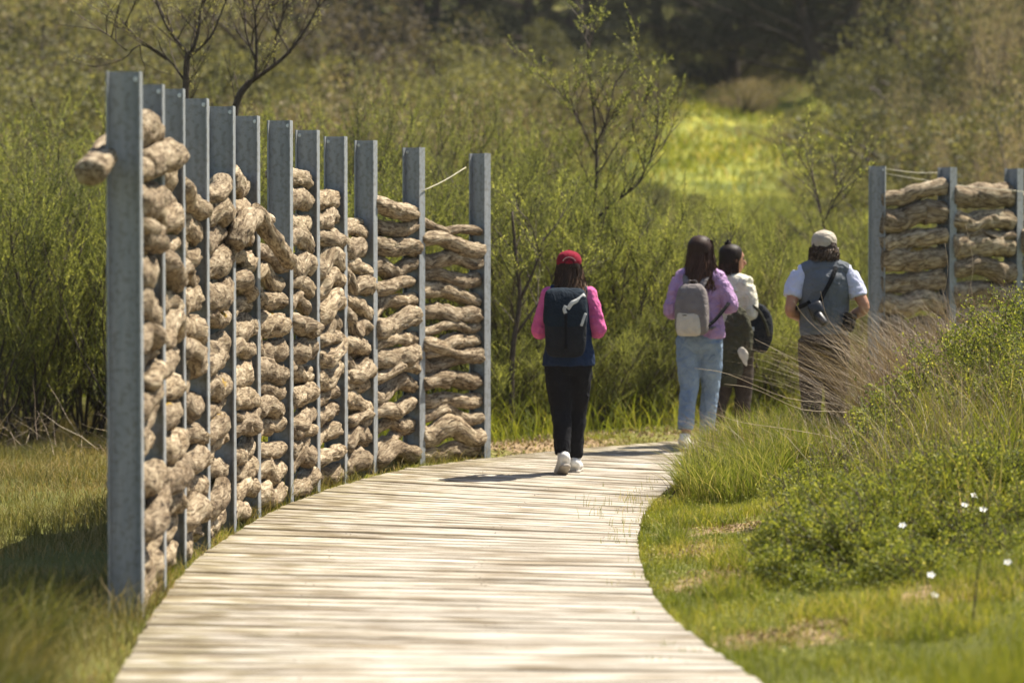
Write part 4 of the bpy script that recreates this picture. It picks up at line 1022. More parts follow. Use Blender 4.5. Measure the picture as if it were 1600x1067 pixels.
# white flowers
fl = MB()
for k in range(5):
    a = k * 2 * math.pi / 5; c, s = math.cos(a), math.sin(a)
    V = np.array([[0, 0, 0], [c * .012 - s * .009, s * .012 + c * .009, .004], [c * .026 - s * .006, s * .026 + c * .006, .006], [c * .026 + s * .006, s * .026 - c * .006, .006], [c * .012 + s * .009, s * .012 - c * .009, .004]])
    fl.add(np.vstack([V, V + [0, 0, .0012]]), quads=[[5, 6, 7, 8][::1], [0, 4, 3, 2]], tris=[[5, 8, 9], [0, 2, 1]])
flm = fl.mesh('petals', M['flower']); fc = MB(); put(fc, ball((0, 0, .006), (.006, .006, .004), seg=8, n=5)); fcm = fc.mesh('flower_centre', M['flower_core'])
for (px, py, Yq, lab) in ((1509, 790, 13.85, 'white flower highest on the pale green shrub'), (1412, 822, 13.1, 'white flower on the upper left side of the dark low shrub'), (1538, 797, 13.8, 'white flower right of the highest one on the shrub'), (1577, 880, 12.75, 'white flower at the far right of the bank'), (1457, 900, 12.6, 'white flower low on the bank, upper of the close pair'), (1462, 932, 12.5, 'white flower low on the bank, lower of the close pair'), (1524, 775, 14.1, 'small faint white flower near the top of the pale shrub')):
    Yq -= 0 if px == 1412 else .42; p = at(px, py, Yq); o = empty('wild_flower', tuple(p)); o.rotation_euler = (math.radians(38), 0, R.uniform(-.4, .4)); o.scale = (.72,) * 3; tag(o, lab, 'flower', 'white wild flowers on the right bank')
    a = bpy.data.objects.new('petals', flm); COL.objects.link(a); a.parent = o
    a = bpy.data.objects.new('flower_centre', fcm); COL.objects.link(a); a.parent = o

# ------------------------------------------------------------------ distant bushes and pines on the hillside
def bush_meshes(seed, mat, n=17000, leaf=.034, upright=0.0, bark='bark_dark'):
    rg = np.random.default_rng(seed); lv = Leaves(); br = MB()
    blobs = [(rg.normal(0, .42), rg.normal(0, .42), rg.uniform(.2, .8), rg.uniform(.15, .36)) for _ in range(16)]
    for (bx_, by_, bz_, r) in blobs:
        m_ = n // 16; D = rg.normal(size=(m_, 3)); D /= np.linalg.norm(D, axis=1)[:, None]
        nf = vn(D * 3 + bx_ * 9, 5); keep = rg.random(m_) < .6 + .6 * nf; D = D[keep]; nf = nf[keep]; mm = len(D)
        C = np.array([bx_, by_, bz_]) + D * (r * (1 - .4 * rg.random(mm) ** 1.4) * (1 + .25 * nf))[:, None] * np.array([1, 1, .85 + upright])
        C[:, 2] = np.abs(C[:, 2])
        lv.add(C, D * .5 + rg.normal(0, .7, (mm, 3)) + [0, 0, .3 + upright], leaf * rg.uniform(.5, 1.3, mm), leaf * .4, np.clip(rg.random(mm) * .8 + .25 * nf + .1, 0, 1))
        put(br, loft([(0, 0, -.1), (bx_ * .5, by_ * .5, bz_ * .5), (bx_, by_, bz_)], [.03, .02, .008], seg=4, sub=2, cap=False))
    return br.mesh('branches', M[bark]), lv.mesh('foliage', M[mat])
BUSH = {'g': bush_meshes(201, 'bush_green'), 'g2': bush_meshes(202, 'bush_green', 15000, .04), 'b': bush_meshes(203, 'bush_brown'), 'p': bush_meshes(204, 'bush_beige', 12000, .034, .35, 'bark_grey'), 'y': bush_meshes(205, 'broom_leaf', 15000, .036, .2)}
def bush(kind, px, Y, H, wide, label, group, base_dz=0):
    x = (px - 800) * Y / FPX; b, l = BUSH[kind]
    r = empty('hillside_bush', (x, Y, float(ground_z([x], [Y])[0]) - .05 + base_dz), R.uniform(0, 6.3)); r.scale = (H * wide, H * wide, H)
    tag(r, label, 'bush', group)
    for nm, me in (('branches', b), ('foliage', l)):
        o = bpy.data.objects.new(nm, me); COL.objects.link(o); o.parent = r
        if nm == 'foliage': o['kind'] = 'stuff'
    return r
GL = ('dark green bush on the wooded slope at upper left', 'dark green bushes on the upper left slope')
for px, Y, H, kd in ((-20, 46, 3.2, 'g'), (60, 50, 3.0, 'g2'), (140, 48, 3.4, 'g'), (230, 55, 3.2, 'g2'), (330, 52, 2.8, 'g'), (60, 62, 4.0, 'g'), (180, 66, 4.2, 'g2'), (290, 70, 4.0, 'g'), (400, 62, 2.6, 'g2'), (480, 58, 2.2, 'g'), (-10, 78, 5, 'g2'), (110, 84, 5, 'g'), (240, 88, 5, 'g2'), (470, 76, 2.6, 'g2')):
    bush(kd, px, Y, H, R.uniform(.9, 1.3), where(px, Y, 'dark green bush', HR), GL[1])
for px, Y, H in ((20, 44, 2.6), (90, 56, 3.2), (560, 50, 2.8), (520, 68, 4), (30, 70, 4.2), (160, 76, 4), (430, 50, 2.6)):
    bush('b', px, Y, H, R.uniform(.9, 1.3), where(px, Y, 'brownish bush', HR), 'brownish bushes on the upper left slope')
for px, Y, H, kd in ((620, 54, 2.6, 'g'), (680, 50, 2.2, 'b'), (740, 58, 2.8, 'g2'), (800, 62, 3, 'g'), (860, 60, 2.6, 'b'), (900, 70, 3.2, 'g'), (930, 78, 1.6, 'g')):
    bush(kd, px, Y, H, R.uniform(.9, 1.3), where(px, Y, 'dark bush', HR), 'dark bushes above the middle of the thicket')
for px, Y, H, kd in ((985, 86, 1.6, 'g'), (1040, 88, 1.8, 'g2'), (1090, 90, 1.5, 'b'), (1140, 84, 1.6, 'g'), (1190, 88, 2, 'g2'), (1160, 74, 1.1, 'b'), (1060, 52, .8, 'g'), (1120, 48, .8, 'g'), (1200, 50, .9, 'y'), (1285, 55, .9, 'g2'), (1350, 58, 1.3, 'g'), (1230, 66, .8, 'b'), (1310, 70, .9, 'y'), (960, 44, 1.5, 'y'), (1010, 50, 1.2, 'g'), (1100, 52, .8, 'y'), (1190, 46, .9, 'g'), (1300, 47, 1.2, 'y'), (1345, 50, 1.6, 'g'), (1380, 62, 1.8, 'g'), (1390, 48, 1.5, 'y'), (1500, 58, 3.0, 'g'), (1570, 52, 3.0, 'g'), (1460, 44, 1.7, 'g'), (1330, 84, 2.0, 'g'), (1390, 76, 2.0, 'g2')):
    bush(kd, px, Y, H, R.uniform(.9, 1.4), where(px, Y, 'meadow bush', HR), 'low bushes round the bright meadow')
for px, Y, H, kd in ((1480, 46, 1.8, 'g2'), (1555, 44, 2.6, 'g'), (1615, 46, 3.0, 'g2'), (1420, 60, 1.5, 'g2'), (1520, 66, 3.4, 'g'), (1590, 62, 4.0, 'g2'), (1440, 84, 3.0, 'g'), (1500, 86, 6, 'g2'), (1580, 84, 6, 'g')):
    bush(kd, px, Y, H, R.uniform(.9, 1.3), where(px, Y, 'green bush', HR), 'green bushes on the upper right slope')
for px, Y, H, w_ in ((1500, 43, 2.5, .38), (1605, 42, 3.4, .42), (1435, 52, 2.6, .4), (1550, 58, 4.6, .3), (1470, 66, 4.4, .3)):
    bush('p', px, Y, H, w_, where(px, Y, 'beige plumed bush', HR), 'beige plumed bushes at the upper right')

def pine_meshes(seed, H=12.0, crown0=.16, lean=0.0):
    rg = random.Random(seed); br = MB(); lv = Leaves(); ng = np.random.default_rng(seed)
    P = np.array([(0, 0, -.3), (lean * .25, 0, H * .12), (lean * .6, .1, H * .28), (lean * .9, 0, H * .5), (lean, 0, H * .8)])
    put(br, loft(P, [.26, .22, .18, .13, .05], seg=10, sub=3)); tq = catmull(P, 8)
    limbs = 26
    for i in range(limbs):
        f = crown0 + (1 - crown0) * i / limbs; k = int(f * (len(tq) - 1)); b0 = tq[k]; a = rg.uniform(0, 6.28)
        L = H * .42 * (1 - .55 * f) * rg.uniform(.7, 1.1); d = np.array([math.cos(a), math.sin(a), rg.uniform(.05, .35)])
        Q = [b0]
        for s_ in range(4): d = d + np.array([rg.gauss(0, .12), rg.gauss(0, .12), .03]); d /= np.linalg.norm(d); Q.append(Q[-1] + d * L / 4)
        Q = np.array(Q); put(br, loft(Q, np.linspace(.07, .015, 5), seg=5, sub=1, cap=False))
        for c in range(9):
            t = rg.uniform(.3, 1.05) * 4; ii = min(int(t), 3); c0 = Q[ii] + (Q[ii + 1] - Q[ii]) * (t - ii) + np.array([rg.gauss(0, .35), rg.gauss(0, .35), rg.uniform(-.1, .45)])
            m_ = 120; r = rg.uniform(.28, .6); D = ng.normal(size=(m_, 3)); D /= np.linalg.norm(D, axis=1)[:, None]
            C = c0 + D * (r * ng.random(m_) ** .5)[:, None] * [1, 1, .55]
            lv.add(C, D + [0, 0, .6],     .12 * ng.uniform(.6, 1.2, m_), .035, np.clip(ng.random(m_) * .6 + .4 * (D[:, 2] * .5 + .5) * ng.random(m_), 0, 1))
    return br.mesh('trunk', M['bark_dark']), lv.mesh('crown', M['pine'])
PINE = [pine_meshes(301, 12, .19, -1.6), pine_meshes(302, 13, .17, .5), pine_meshes(303, 11, .05, .8)]
def pine(kind, px, Y, s, label, group=None, rz=None, w_=1.0):
    x = (px - 800) * Y / FPX; t_, c_ = PINE[kind]
    r = empty('pine_tree', (x, Y, float(ground_z([x], [Y])[0]) - .05), R.uniform(0, 6.3) if rz is None else rz); r.scale = (s * w_, s * w_, s)
    tag(r, label, 'tree', group)
    o = bpy.data.objects.new('trunk', t_); COL.objects.link(o); o.parent = r
    o = bpy.data.objects.new('crown', c_); COL.objects.link(o); o.parent = r; o['kind'] = 'stuff'
pine(0, 1292, 79.5, .95, 'pine tree with left leaning dark trunk at the top of the bright meadow', rz=0)
pine(1, 1320, 80, 1.0, 'pine tree with upright dark trunk at the top of the bright meadow', rz=0)
for px, Y, s, kd in ((1110, 87, 1.0, 2), (1190, 92, 1.1, 1), (1040, 90, 1.0, 2), (1240, 94, 1.0, 2), (1380, 86, 1.0, 2), (1440, 92, 1.1, 1), (1150, 84, .9, 2)):
    pine(kd, px, Y, s, where(px, Y, 'dark pine tree', ((90, 'nearer'), (999, 'farther'))), 'dark pines behind the two trunks')
for px, Y, s, kd in ((560, 76, .8, 2), (640, 74, .75, 2), (720, 78, .85, 2), (800, 76, .8, 2), (880, 79, .85, 2), (520, 84, .7, 2), (600, 86, .8, 2), (680, 82, .7, 1), (760, 86, .8, 2), (830, 84, .7, 0), (900, 88, .8, 2), (560, 106, 1.0, 1), (650, 110, 1.1, 2), (740, 112, 1.1, 0), (850, 108, 1.0, 2), (930, 112, 1.0, 1)):
    pine(kd, px, Y, s, where(px, Y, 'dark pine tree', ((90, 'nearer'), (999, 'farther'))), 'dark pines at the top centre')
for px, Y, s, kd in ((-20, 100, 1.0, 2), (80, 104, 1.0, 1), (180, 100, .95, 2), (290, 106, 1.1, 0), (400, 102, 1.0, 2), (1520, 104, 1.2, 2), (1600, 100, 1.1, 1), (230, 122, 1.3, 2), (60, 124, 1.3, 1), (430, 126, 1.3, 2), (960, 128, 1.3, 2), (1100, 130, 1.4, 1), (1300, 130, 1.4, 2), (1500, 130, 1.4, 1), (700, 132, 1.4, 2)):
    pine(kd, px, Y, s, where(px, Y, 'dark pine tree', ((90, 'nearer'), (110, 'farther'), (999, 'farthest'))), 'pines along the top edge of the hill')

# ------------------------------------------------------------------ people
M['skin'] = simple_mat('skin', (.42, .24, .16), (.36, .19, .12), scale=30, rough=.55, spec=.4)
M['skin_tan'] = simple_mat('tanned_skin', (.40, .20, .12), (.33, .155, .09), scale=30, rough=.55, spec=.4)
def cloth(name, c, c2=None, scale=14, bump=.55, bscale=13, sheen=0.0, rough=.9):
    m = simple_mat(name, c, c2, scale=scale, rough=rough, bump=bump, bscale=bscale, spec=.15, sheen=sheen)
    for n in m.node_tree.nodes:                      # creases rather than specks
        if n.type == 'BUMP': n.inputs['Distance'].default_value = .035
        if n.type == 'TEX_NOISE' and abs(n.inputs['Scale'].default_value - bscale) < 1e-6: n.inputs['Distortion'].default_value = 1.6; n.inputs['Detail'].default_value = 3.0
    return m
M['pink'] = cloth('pink_sleeve', (.60, .13, .30), (.48, .085, .23))
M['navy'] = cloth('navy_vest', (.018, .032, .070), (.012, .022, .05))
M['black'] = cloth('black_trousers', (.012, .012, .015), (.008, .008, .010))
M['white'] = cloth('white_shoe', (.72, .71, .68), (.6, .59, .56), bump=.1)
M['sole'] = cloth('shoe_sole', (.40, .36, .31), bump=.1)
M['crimson'] = cloth('crimson_cap', (.22, .010, .026), (.15, .006, .018))
M['charcoal'] = cloth('charcoal_fabric', (.018, .020, .024), (.012, .013, .016))
M['petrol'] = cloth('dark_petrol_fabric', (.012, .020, .030), (.009, .015, .023))
M['accent'] = cloth('pale_strap', (.50, .50, .48), bump=.1)
M['lilac'] = cloth('lilac_sweater', (.42, .27, .44), (.35, .21, .37), bump=1.0)
M['denim'] = cloth('light_denim', (.25, .32, .41), (.16, .22, .31), scale=9, bump=1.0)
M['taupe'] = cloth('taupe_backpack', (.20, .175, .165), (.15, .13, .125))
M['cream'] = cloth('cream_fabric', (.55, .50, .42), (.46, .41, .34))
M['offwhite'] = cloth('cream_sweater', (.66, .62, .50), (.56, .52, .41), bump=1.0)
M['teal'] = cloth('teal_scarf', (.02, .16, .20), (.015, .11, .14))
M['olive'] = cloth('olive_jacket', (.065, .062, .038), (.04, .038, .024), scale=8)
M['brown_trouser'] = cloth('brown_trousers', (.060, .045, .035), (.04, .03, .024))
M['vest_grey'] = cloth('grey_vest', (.13, .14, .155), (.10, .108, .12), scale=6)
M['tshirt'] = cloth('pale_tshirt', (.52, .53, .66), (.45, .46, .58))
M['beige_cap'] = cloth('beige_cap', (.42, .37, .30), (.34, .29, .23))
M['strap'] = cloth('black_strap', (.010, .010, .012))
M['camera'] = simple_mat('black_camera', (.015, .015, .017), rough=.4, spec=.5)
def hair_mat(name, stops):
    m, t, out = newmat(name); p = N(t, 'ShaderNodeBsdfPrincipled', i_Roughness=.55); p.inputs['Specular IOR Level'].default_value = .15
    a = N(t, 'ShaderNodeAttribute', attribute_name='rnd'); r = ramp(t, stops, a.outputs['Fac']); t.links.new(r.outputs[0], p.inputs['Base Color']); t.links.new(p.outputs[0], out.inputs[0]); return m
M['hair_w1'] = hair_mat('brown_hair_with_light_ends', [(0, (.022, .012, .008)), (.5, (.05, .027, .016)), (.8, (.17, .095, .05)), (1, (.42, .28, .16))])
M['hair_w2'] = hair_mat('chestnut_hair', [(0, (.030, .015, .010)), (.6, (.07, .034, .022)), (1, (.16, .08, .045))])
M['hair_w3'] = hair_mat('dark_brown_hair', [(0, (.016, .009, .006)), (.6, (.04, .021, .013)), (1, (.10, .05, .03))])
M['hair_m'] = hair_mat('curly_brown_hair', [(0, (.035, .022, .015)), (.6, (.09, .06, .04)), (1, (.20, .14, .10))])
M['eye'] = simple_mat('eye', (.05, .03, .02), rough=.2)

TX = bpy.data.textures.new('folds', 'CLOUDS'); TX.noise_scale = .11; TX.noise_depth = 2
TX2 = bpy.data.textures.new('small_folds', 'CLOUDS'); TX2.noise_scale = .04; TX2.noise_depth = 2

def fused(name, parts, mat, parent, voxel=.009, smooth=7, folds=0.0, folds2=0.0):
    """several closed lofts grown together into one continuous surface"""
    mb = MB()
    for p in parts: put(mb, p)
    o = link(name, mb.mesh(name, mat), None, parent)
    r = o.modifiers.new('fuse', 'REMESH'); r.mode = 'VOXEL'; r.voxel_size = voxel; r.use_smooth_shade = True
    if smooth:
        s = o.modifiers.new('soften', 'SMOOTH'); s.iterations = smooth; s.factor = .5
    if folds:
        d = o.modifiers.new('folds', 'DISPLACE'); d.texture = TX; d.texture_coords = 'GLOBAL'; d.strength = folds; d.mid_level = .5
    if folds2:
        d = o.modifiers.new('small_folds', 'DISPLACE'); d.texture = TX2; d.texture_coords = 'GLOBAL'; d.strength = folds2; d.mid_level = .5
    return o

def hand(wr, d, up, s, mirror, curl=.9):
    """palm, four unequal bent fingers and a thumb; wr wrist, d pointing direction, up back-of-hand normal"""
    d = np.array(d, float); d /= np.linalg.norm(d); up = np.array(up, float); up -= (up @ d) * d; up /= np.linalg.norm(up); sd = np.cross(d, up) * mirror
    out = [loft([wr - d * .01 * s, wr + d * .03 * s, wr + d * .085 * s], [.024 * s, .036 * s, .038 * s], [.018 * s, .016 * s, .013 * s], side=sd, seg=12, sub=3)]
    for i, (o_, L) in enumerate(((-.027, .066), (-.009, .076), (.009, .071), (.026, .056))):
        b = wr + d * .075 * s + sd * o_ * s; P = [b]; a = .25
        for k in range(3):
            a += curl * .5; P.append(P[-1] + (d * math.cos(a) - up * math.sin(a)) * L * s * (.45, .32, .23)[k])
        out.append(loft(P, [.0088 * s, .0085 * s, .0078 * s, .006 * s], side=sd, seg=8, sub=2))
    b = wr + d * .02 * s - sd * .028 * s
    out.append(loft([b, b + (d * .6 - sd * .6 - up * .3) * .035 * s, b + (d * .9 - sd * .5 - up * .6) * .058 * s], [.012 * s, .010 * s, .0075 * s], seg=8, sub=2, side=up))
    return out

def head_parts(c, s, turn=0.0, tilt=0.0):
    """c head centre; face looks +Y turned clockwise by `turn`"""
    f = np.array([math.sin(turn), math.cos(turn), 0]); sd = np.array([math.cos(turn), -math.sin(turn), 0]); z = np.array([0, 0, 1.0])
    g = lambda x, y, zz: c + sd * x * s + f * y * s + z * zz * s
    L = [loft([g(0, .035, -.115), g(0, .03, -.085), g(0, .015, -.045), g(0, .0, 0), g(0, -.008, .045), g(0, -.008, .085), g(0, -.005, .108)],
              np.array([.022, .048, .062, .072, .075, .058, .02]) * s, np.array([.026, .052, .075, .088, .094, .075, .025]) * s, side=sd, seg=20, sub=3)]
    L.append(loft([g(0, .075, .018), g(0, .098, -.012), g(0, .108, -.032), g(0, .088, -.040)], np.array([.007, .010, .014, .009]) * s, side=sd, seg=8, sub=2))     # nose
    L.append(loft([g(-.022, .082, -.064), g(0, .092, -.062), g(.022, .082, -.064)], np.array([.004, .008, .004]) * s, seg=8, sub=2, side=z))                    # lips
    L.append(loft([g(-.04, .078, .03), g(0, .087, .032), g(.04, .078, .03)], np.array([.006, .008, .006]) * s, seg=8, sub=2, side=z))                            # brow
    for q in (-1, 1): L.append(loft([g(q * .074, -.002, -.030), g(q * .081, -.006, -.005), g(q * .078, -.008, .022)], np.array([.006, .012, .008]) * s, np.array([.010, .016, .012]) * s, side=sd, seg=8, sub=2))
    return L, g, f, sd

def strands(name, starts, paths, wd, mat, parent, rnds):
    """ribbon locks: paths (n,k,3)"""
    n, k, _ = paths.shape; 
    T = np.gradient(paths, axis=1); A = NR.normal(size=(n, 1, 3)) * [1, .35, .2]; S = np.cross(T, A + np.array([0, .0, 0])); S = np.cross(T, np.cross(A, T)); S /= np.linalg.norm(S, axis=2)[:, :, None] + 1e-9
    tw = np.linspace(1, .35, k)[None, :, None] * wd / 2
    V = np.stack([paths - S * tw, paths + S * tw], axis=2).reshape(-1, 3)
    b = (np.arange(n)[:, None, None] * k + np.arange(k - 1)[None, :, None]) * 2
    Q = (b + np.array([0, 1, 3, 2])).reshape(-1, 4)
    me = mesh_np(name, V, [Q], attrs={'rnd': np.repeat(rnds.reshape(-1), 2)}, smooth=True, mats=[mat]); o = link(name, me, None, parent); return o

def shoe(ank, toe_dir, s, pitch, mat, parent, skin=None, sole='sole'):
    """trainer: toe_dir horizontal heading angle (from +Y clockwise), pitch heel-lift angle"""
    f = np.array([math.sin(toe_dir), math.cos(toe_dir), 0]); cp, sp_ = math.cos(pitch), math.sin(pitch)
    F = f * cp - np.array([0, 0, 1]) * sp_; Z = f * sp_ + np.array([0, 0, 1]) * cp; sd = np.cross(F, Z)
    g = lambda y, z, x=0: ank + F * y * s + Z * z * s + sd * x * s
    up_ = fused('shoe', [loft([g(-.072, -.055), g(-.062, -.045), g(-.02, -.036), g(.05, -.050), (g(.115, -.062)), g(.165, -.070), g(.188, -.074)], np.array([.012, .036, .041, .044, .048, .040, .014]) * s, np.array([.018, .050, .054, .040, .030, .022, .008]) * s, side=sd, seg=16, sub=3),
                      loft([g(-.018, -.03), g(-.022, .03)], np.array([.043, .039]) * s, np.array([.050, .046]) * s, side=sd, seg=16, sub=3)], mat, parent, voxel=.006, smooth=3)
    so = fused('sole', [loft([g(-.082, -.088), g(-.05, -.090), g(.04, -.090), (g(.12, -.091)), g(.175, -.088), g(.20, -.082)], np.array([.02, .038, .036, .048, .040, .012]) * s, np.array([.010, .013, .013, .012, .011, .006]) * s, side=sd, seg=14, sub=3, pw=3)], M[sole], up_, voxel=.006, smooth=1)
    return up_

def arm_loft(sh, el, wr, r, sub=4):
    sh, el, wr = map(lambda v: np.array(v, float), (sh, el, wr))
    return loft([sh, sh + (el - sh) * .5, el, el + (wr - el) * .45, wr], r, seg=14, sub=sub, side=(0, 1, .2))

def leg_loft(hip, kn, an, r, ry=None, sub=4):
    hip, kn, an = map(lambda v: np.array(v, float), (hip, kn, an))
    return loft([hip, hip + (kn - hip) * .5, kn, kn + (an - kn) * .4 + np.array([0, -.008, 0]), an], r, ry, seg=16, sub=sub, side=(1, 0, 0))

def build_body(root, J, s, skin, turn=0.0, eyes=True):
    """one continuous figure from joints J"""
    v = lambda k: np.array(J[k], float)
    hd, g, f, sd = head_parts(v('head'), s, turn)
    P = list(hd)
    w = J.get('w', 1.0)
    P.append(loft([v('pelvis') + [0, 0, -.06 * s], v('pelvis'), v('waist'), v('chest'), v('neck') + [0, 0, -.05 * s], v('neck')], np.array([.09, .15, .122, .142, .11, .052]) * s * w, np.array([.075, .10, .085, .10, .075, .052]) * s * w, seg=20, sub=4))
    P.append(loft([v('neck') - [0, 0, .03 * s], (v('neck') + v('head')) / 2, v('head') - [0, .0, .03 * s]], np.array([.056, .05, .05]) * s * (w ** .5), seg=14, sub=3))
    P.append(loft([v('shL'), (v('neck') + v('chest')) / 2 + [0, 0, .045 * s], v('shR')], np.array([.05, .07, .05]) * s * w, seg=14, sub=4, side=(0, 0, 1)))
    for q in 'LR':
        P.append(arm_loft(v('sh' + q), v('el' + q), v('wr' + q), np.array([.048, .044, .037, .036, .024]) * s * w))
        dd = v('wr' + q) - v('el' + q); dd /= np.linalg.norm(dd)
        P += hand(v('wr' + q) + dd * .01, J.get('hd' + q, dd), J.get('hu' + q, (0, 0, 1)), s, 1 if q == 'L' else -1, J.get('curl', .9))
        P.append(leg_loft(v('hip' + q), v('kn' + q), v('an' + q), np.array([.082, .072, .052, .050, .034]) * s))
        an = v('an' + q); td = J['toe' + q]; pt = J['pit' + q]
        fd = np.array([math.sin(td) * math.cos(pt), math.cos(td) * math.cos(pt), -math.sin(pt)])
        P.append(loft([an - fd * .04 * s + [0, 0, -.02 * s], an + [0, 0, -.03 * s], an + fd * .09 * s + [0, 0, -.055 * s], an + fd * .15 * s + [0, 0, -.065 * s]], np.array([.022, .03, .034, .02]) * s, np.array([.02, .034, .02, .011]) * s, seg=12, sub=2))
    o = fused('body', P, skin, root, voxel=.0065, smooth=2)
    if eyes:
        for q in (-1, 1):
            m = MB(); put(m, ball(g(q * .031, .079, .008), (.0095 * s, .0095 * s, .008 * s), seg=10, n=7)); m.build('eye', M['eye'], root)
    return g, f, sd

def strap_loft(pts, w_, t_, side=(1, 0, 0)): return loft(pts, w_, t_, side=side, seg=8, sub=5, pw=4)

# ---- woman in crimson cap
gW = gp(889, 741); s1 = 1.0
W1 = empty('person', (float(gW[0]), float(gW[1]), 0.0)); tag(W1, 'woman walking away in crimson cap, pink sleeves, navy vest and black trousers', 'person')
J = dict(head=(0, .02, 1.545), neck=(0, 0, 1.405), chest=(0, -.005, 1.24), waist=(0, 0, 1.04), pelvis=(0, .01, .90), shL=(-.165, 0, 1.335), shR=(.165, 0, 1.335), elL=(-.225, -.01, 1.07), elR=(.222, -.01, 1.07), wrL=(-.12, .19, 1.06), wrR=(.11, .19, 1.08),
         hipL=(-.082, 0, .88), hipR=(.082, 0, .88), knL=(-.052, .04, .48), knR=(.055, .14, .48), anL=(-.040, -.05, .125), anR=(.046, .20, .085), toeL=.0, toeR=.05, pitL=.42, pitR=0.0)
g, f_, sd_ = build_body(W1, J, s1, M['skin'])
fused('trousers', [loft([(0, .01, .99), (0, .01, .90), (0, .01, .80), (0, .02, .76)], [.135, .172, .178, .12], [.10, .125, .12, .08], seg=20, sub=4),
                   leg_loft((-.082, 0, .86), (-.058, .035, .48), (-.046, -.055, .15), [.105, .102, .082, .070, .062], [.11, .105, .085, .075, .066]),
                   leg_loft((.082, 0, .86), (.060, .135, .48), (.050, .19, .115), [.105, .100, .080, .068, .062], [.11, .105, .085, .075, .066])], M['black'], W1, folds=.022, folds2=.012)
fused('vest', [loft([(0, .01, .805), (0, .01, .86), (0, .0, 1.0), (0, 0, 1.14), (0, -.005, 1.26), (0, 0, 1.36), (0, 0, 1.42)], [.200, .196, .172, .168, .162, .132, .066], [.145, .143, .122, .12, .128, .10, .066], seg=24, sub=4), loft([(-.135, 0, 1.345), (0, -.005, 1.355), (.135, 0, 1.345)], [.062, .08, .062], seg=14, sub=4, side=(0, 0, 1))], M['navy'], W1, folds=.022, folds2=.008)
fused('sleeve', [ball((-.150, 0, 1.340), (.064, .064, .060)), arm_loft((-.142, 0, 1.345), (-.226, -.01, 1.07), (-.135, .165, 1.06), [.066, .064, .060, .050, .040])], M['pink'], W1, folds=.022, folds2=.014)
fused('sleeve', [ball((.150, 0, 1.340), (.064, .064, .060)), arm_loft((.142, 0, 1.345), (.224, -.01, 1.07), (.125, .165, 1.08), [.066, .064, .060, .050, .040])], M['pink'], W1, folds=.022, folds2=.014)
shoe(np.array((-.044, -.05, .135)), -.16, s1 * 1.12, .42, M['white'], W1); shoe(np.array((.052, .20, .105)), .10, s1 * 1.1, .0, M['white'], W1)
# hair
def long_hair(root, g, n, mat, length, wid, curl, light=None, s=1.0, zt=.06, seedv=1, back=-.10, sway=0.0):
    ng = np.random.default_rng(seedv); a = ng.uniform(-1.75, 1.75, n); k = 12; u = np.linspace(0, 1, k)
    L = length * ng.uniform(.72, 1.05, n) * (1 - .12 * np.abs(a) / 1.75)
    P = np.zeros((n, k, 3)); z0 = ng.uniform(zt - .03, zt + .02, n)
    ph = ng.uniform(0, 6.28, n)
    for i, t in enumerate(u):
        rx = (.080 + (wid - .080) * t ** .8) * (1 + .0 * a); ry = .098 + (.03) * t
        lay = ng.uniform(.88, 1.04, n) if i == 0 else lay
        xx = np.sin(a) * rx * lay + curl * np.sin(t * 9 + ph) * t * .022 + sway * t
        yy = -np.cos(a) * ry * lay + (back + .10) * t + curl * np.cos(t * 8 + ph) * t * .012
        zz = z0 - L * t
        for_ = g(0, 0, 0); X = g(1, 0, 0) - for_; Y_ = g(0, 1, 0) - for_
        P[:, i] = for_ + np.outer(xx, X) + np.outer(yy, Y_) + np.outer(zz, [0, 0, 1]) * s
    rn = ng.random(n)[:, None] * .5 + (u[None, :] ** 1.6) * (.0 if light is None else light) * (0.35 + .65 * (a > .3))[:, None] + .12 * ng.random((n, k))
    return strands('hair_locks', None, P, .011 * s, mat, root, np.clip(rn, 0, 1))
h1 = fused('hair', [loft([g(0, -.02, .08), g(0, -.035, .03), g(0, -.045, -.05), g(0, -.06, -.13), g(.005, -.075, -.20), g(.015, -.075, -.25)], [.055, .082, .086, .092, .098, .06], [.06, .082, .07, .055, .045, .025], side=(1, 0, 0), seg=18, sub=3)], M['hair_w1'], W1, voxel=.009)
long_hair(h1, g, 900, M['hair_w1'], .35, .115, 1.2, light=.75, seedv=4, zt=.03, back=-.14, sway=.01)
# cap
def cap(root, g, mat, s=1.0, stripe=None, k=1.0):
    r = np.array([.088, .104, .098]) * s * k
    o = fused('cap', [loft([g(0, -.004, -.008 if k < 1.04 else .015), g(0, -.008, .05), g(0, -.010, .085), g(0, -.010, .108), g(0, -.010, .122)], np.array([.088, .090, .078, .053, .012]) * s * k, np.array([.104, .106, .093, .062, .014]) * s * k, side=g(1, 0, 0) - g(0, 0, 0), seg=24, sub=4),
                      loft([g(-.07, .075, .035), g(0, .135, .028), g(.07, .075, .035)], np.array([.004, .006, .004]) * s, np.array([.02, .05, .02]) * s, side=(0, 0, 1), seg=10, sub=4)], mat, root, voxel=.006, smooth=3)
    b = MB(); put(b, ball(g(0, -.010, .125 * (1 if k == 1 else 1.0)), (.008, .008, .005), seg=8, n=5)); b.build('cap_button', mat, o)
    return o
c1 = cap(W1, g, M['crimson'], k=1.05)
m_ = MB()          # dark opening with its strap, and the pale stitched lettering arching over it
put(m_, loft([g(-.036, -.106, .018), g(-.026, -.113, .044), g(0, -.117, .056), g(.026, -.113, .044), g(.036, -.106, .018)], .004, .003, seg=6, sub=3)); m_.build('cap_opening_trim', M['black'], c1)
m_ = MB()
for i in range(13):
    a = -1.12 + i * 2.24 / 12; p = g(math.sin(a) * .050, -.118 + .016 * abs(math.sin(a)) ** 2, .026 + math.cos(a) * .045); put(m_, box(p, (.0055, .003, .0065), bev=0))
m_.build('cap_lettering', M['accent'], c1, smooth=False)
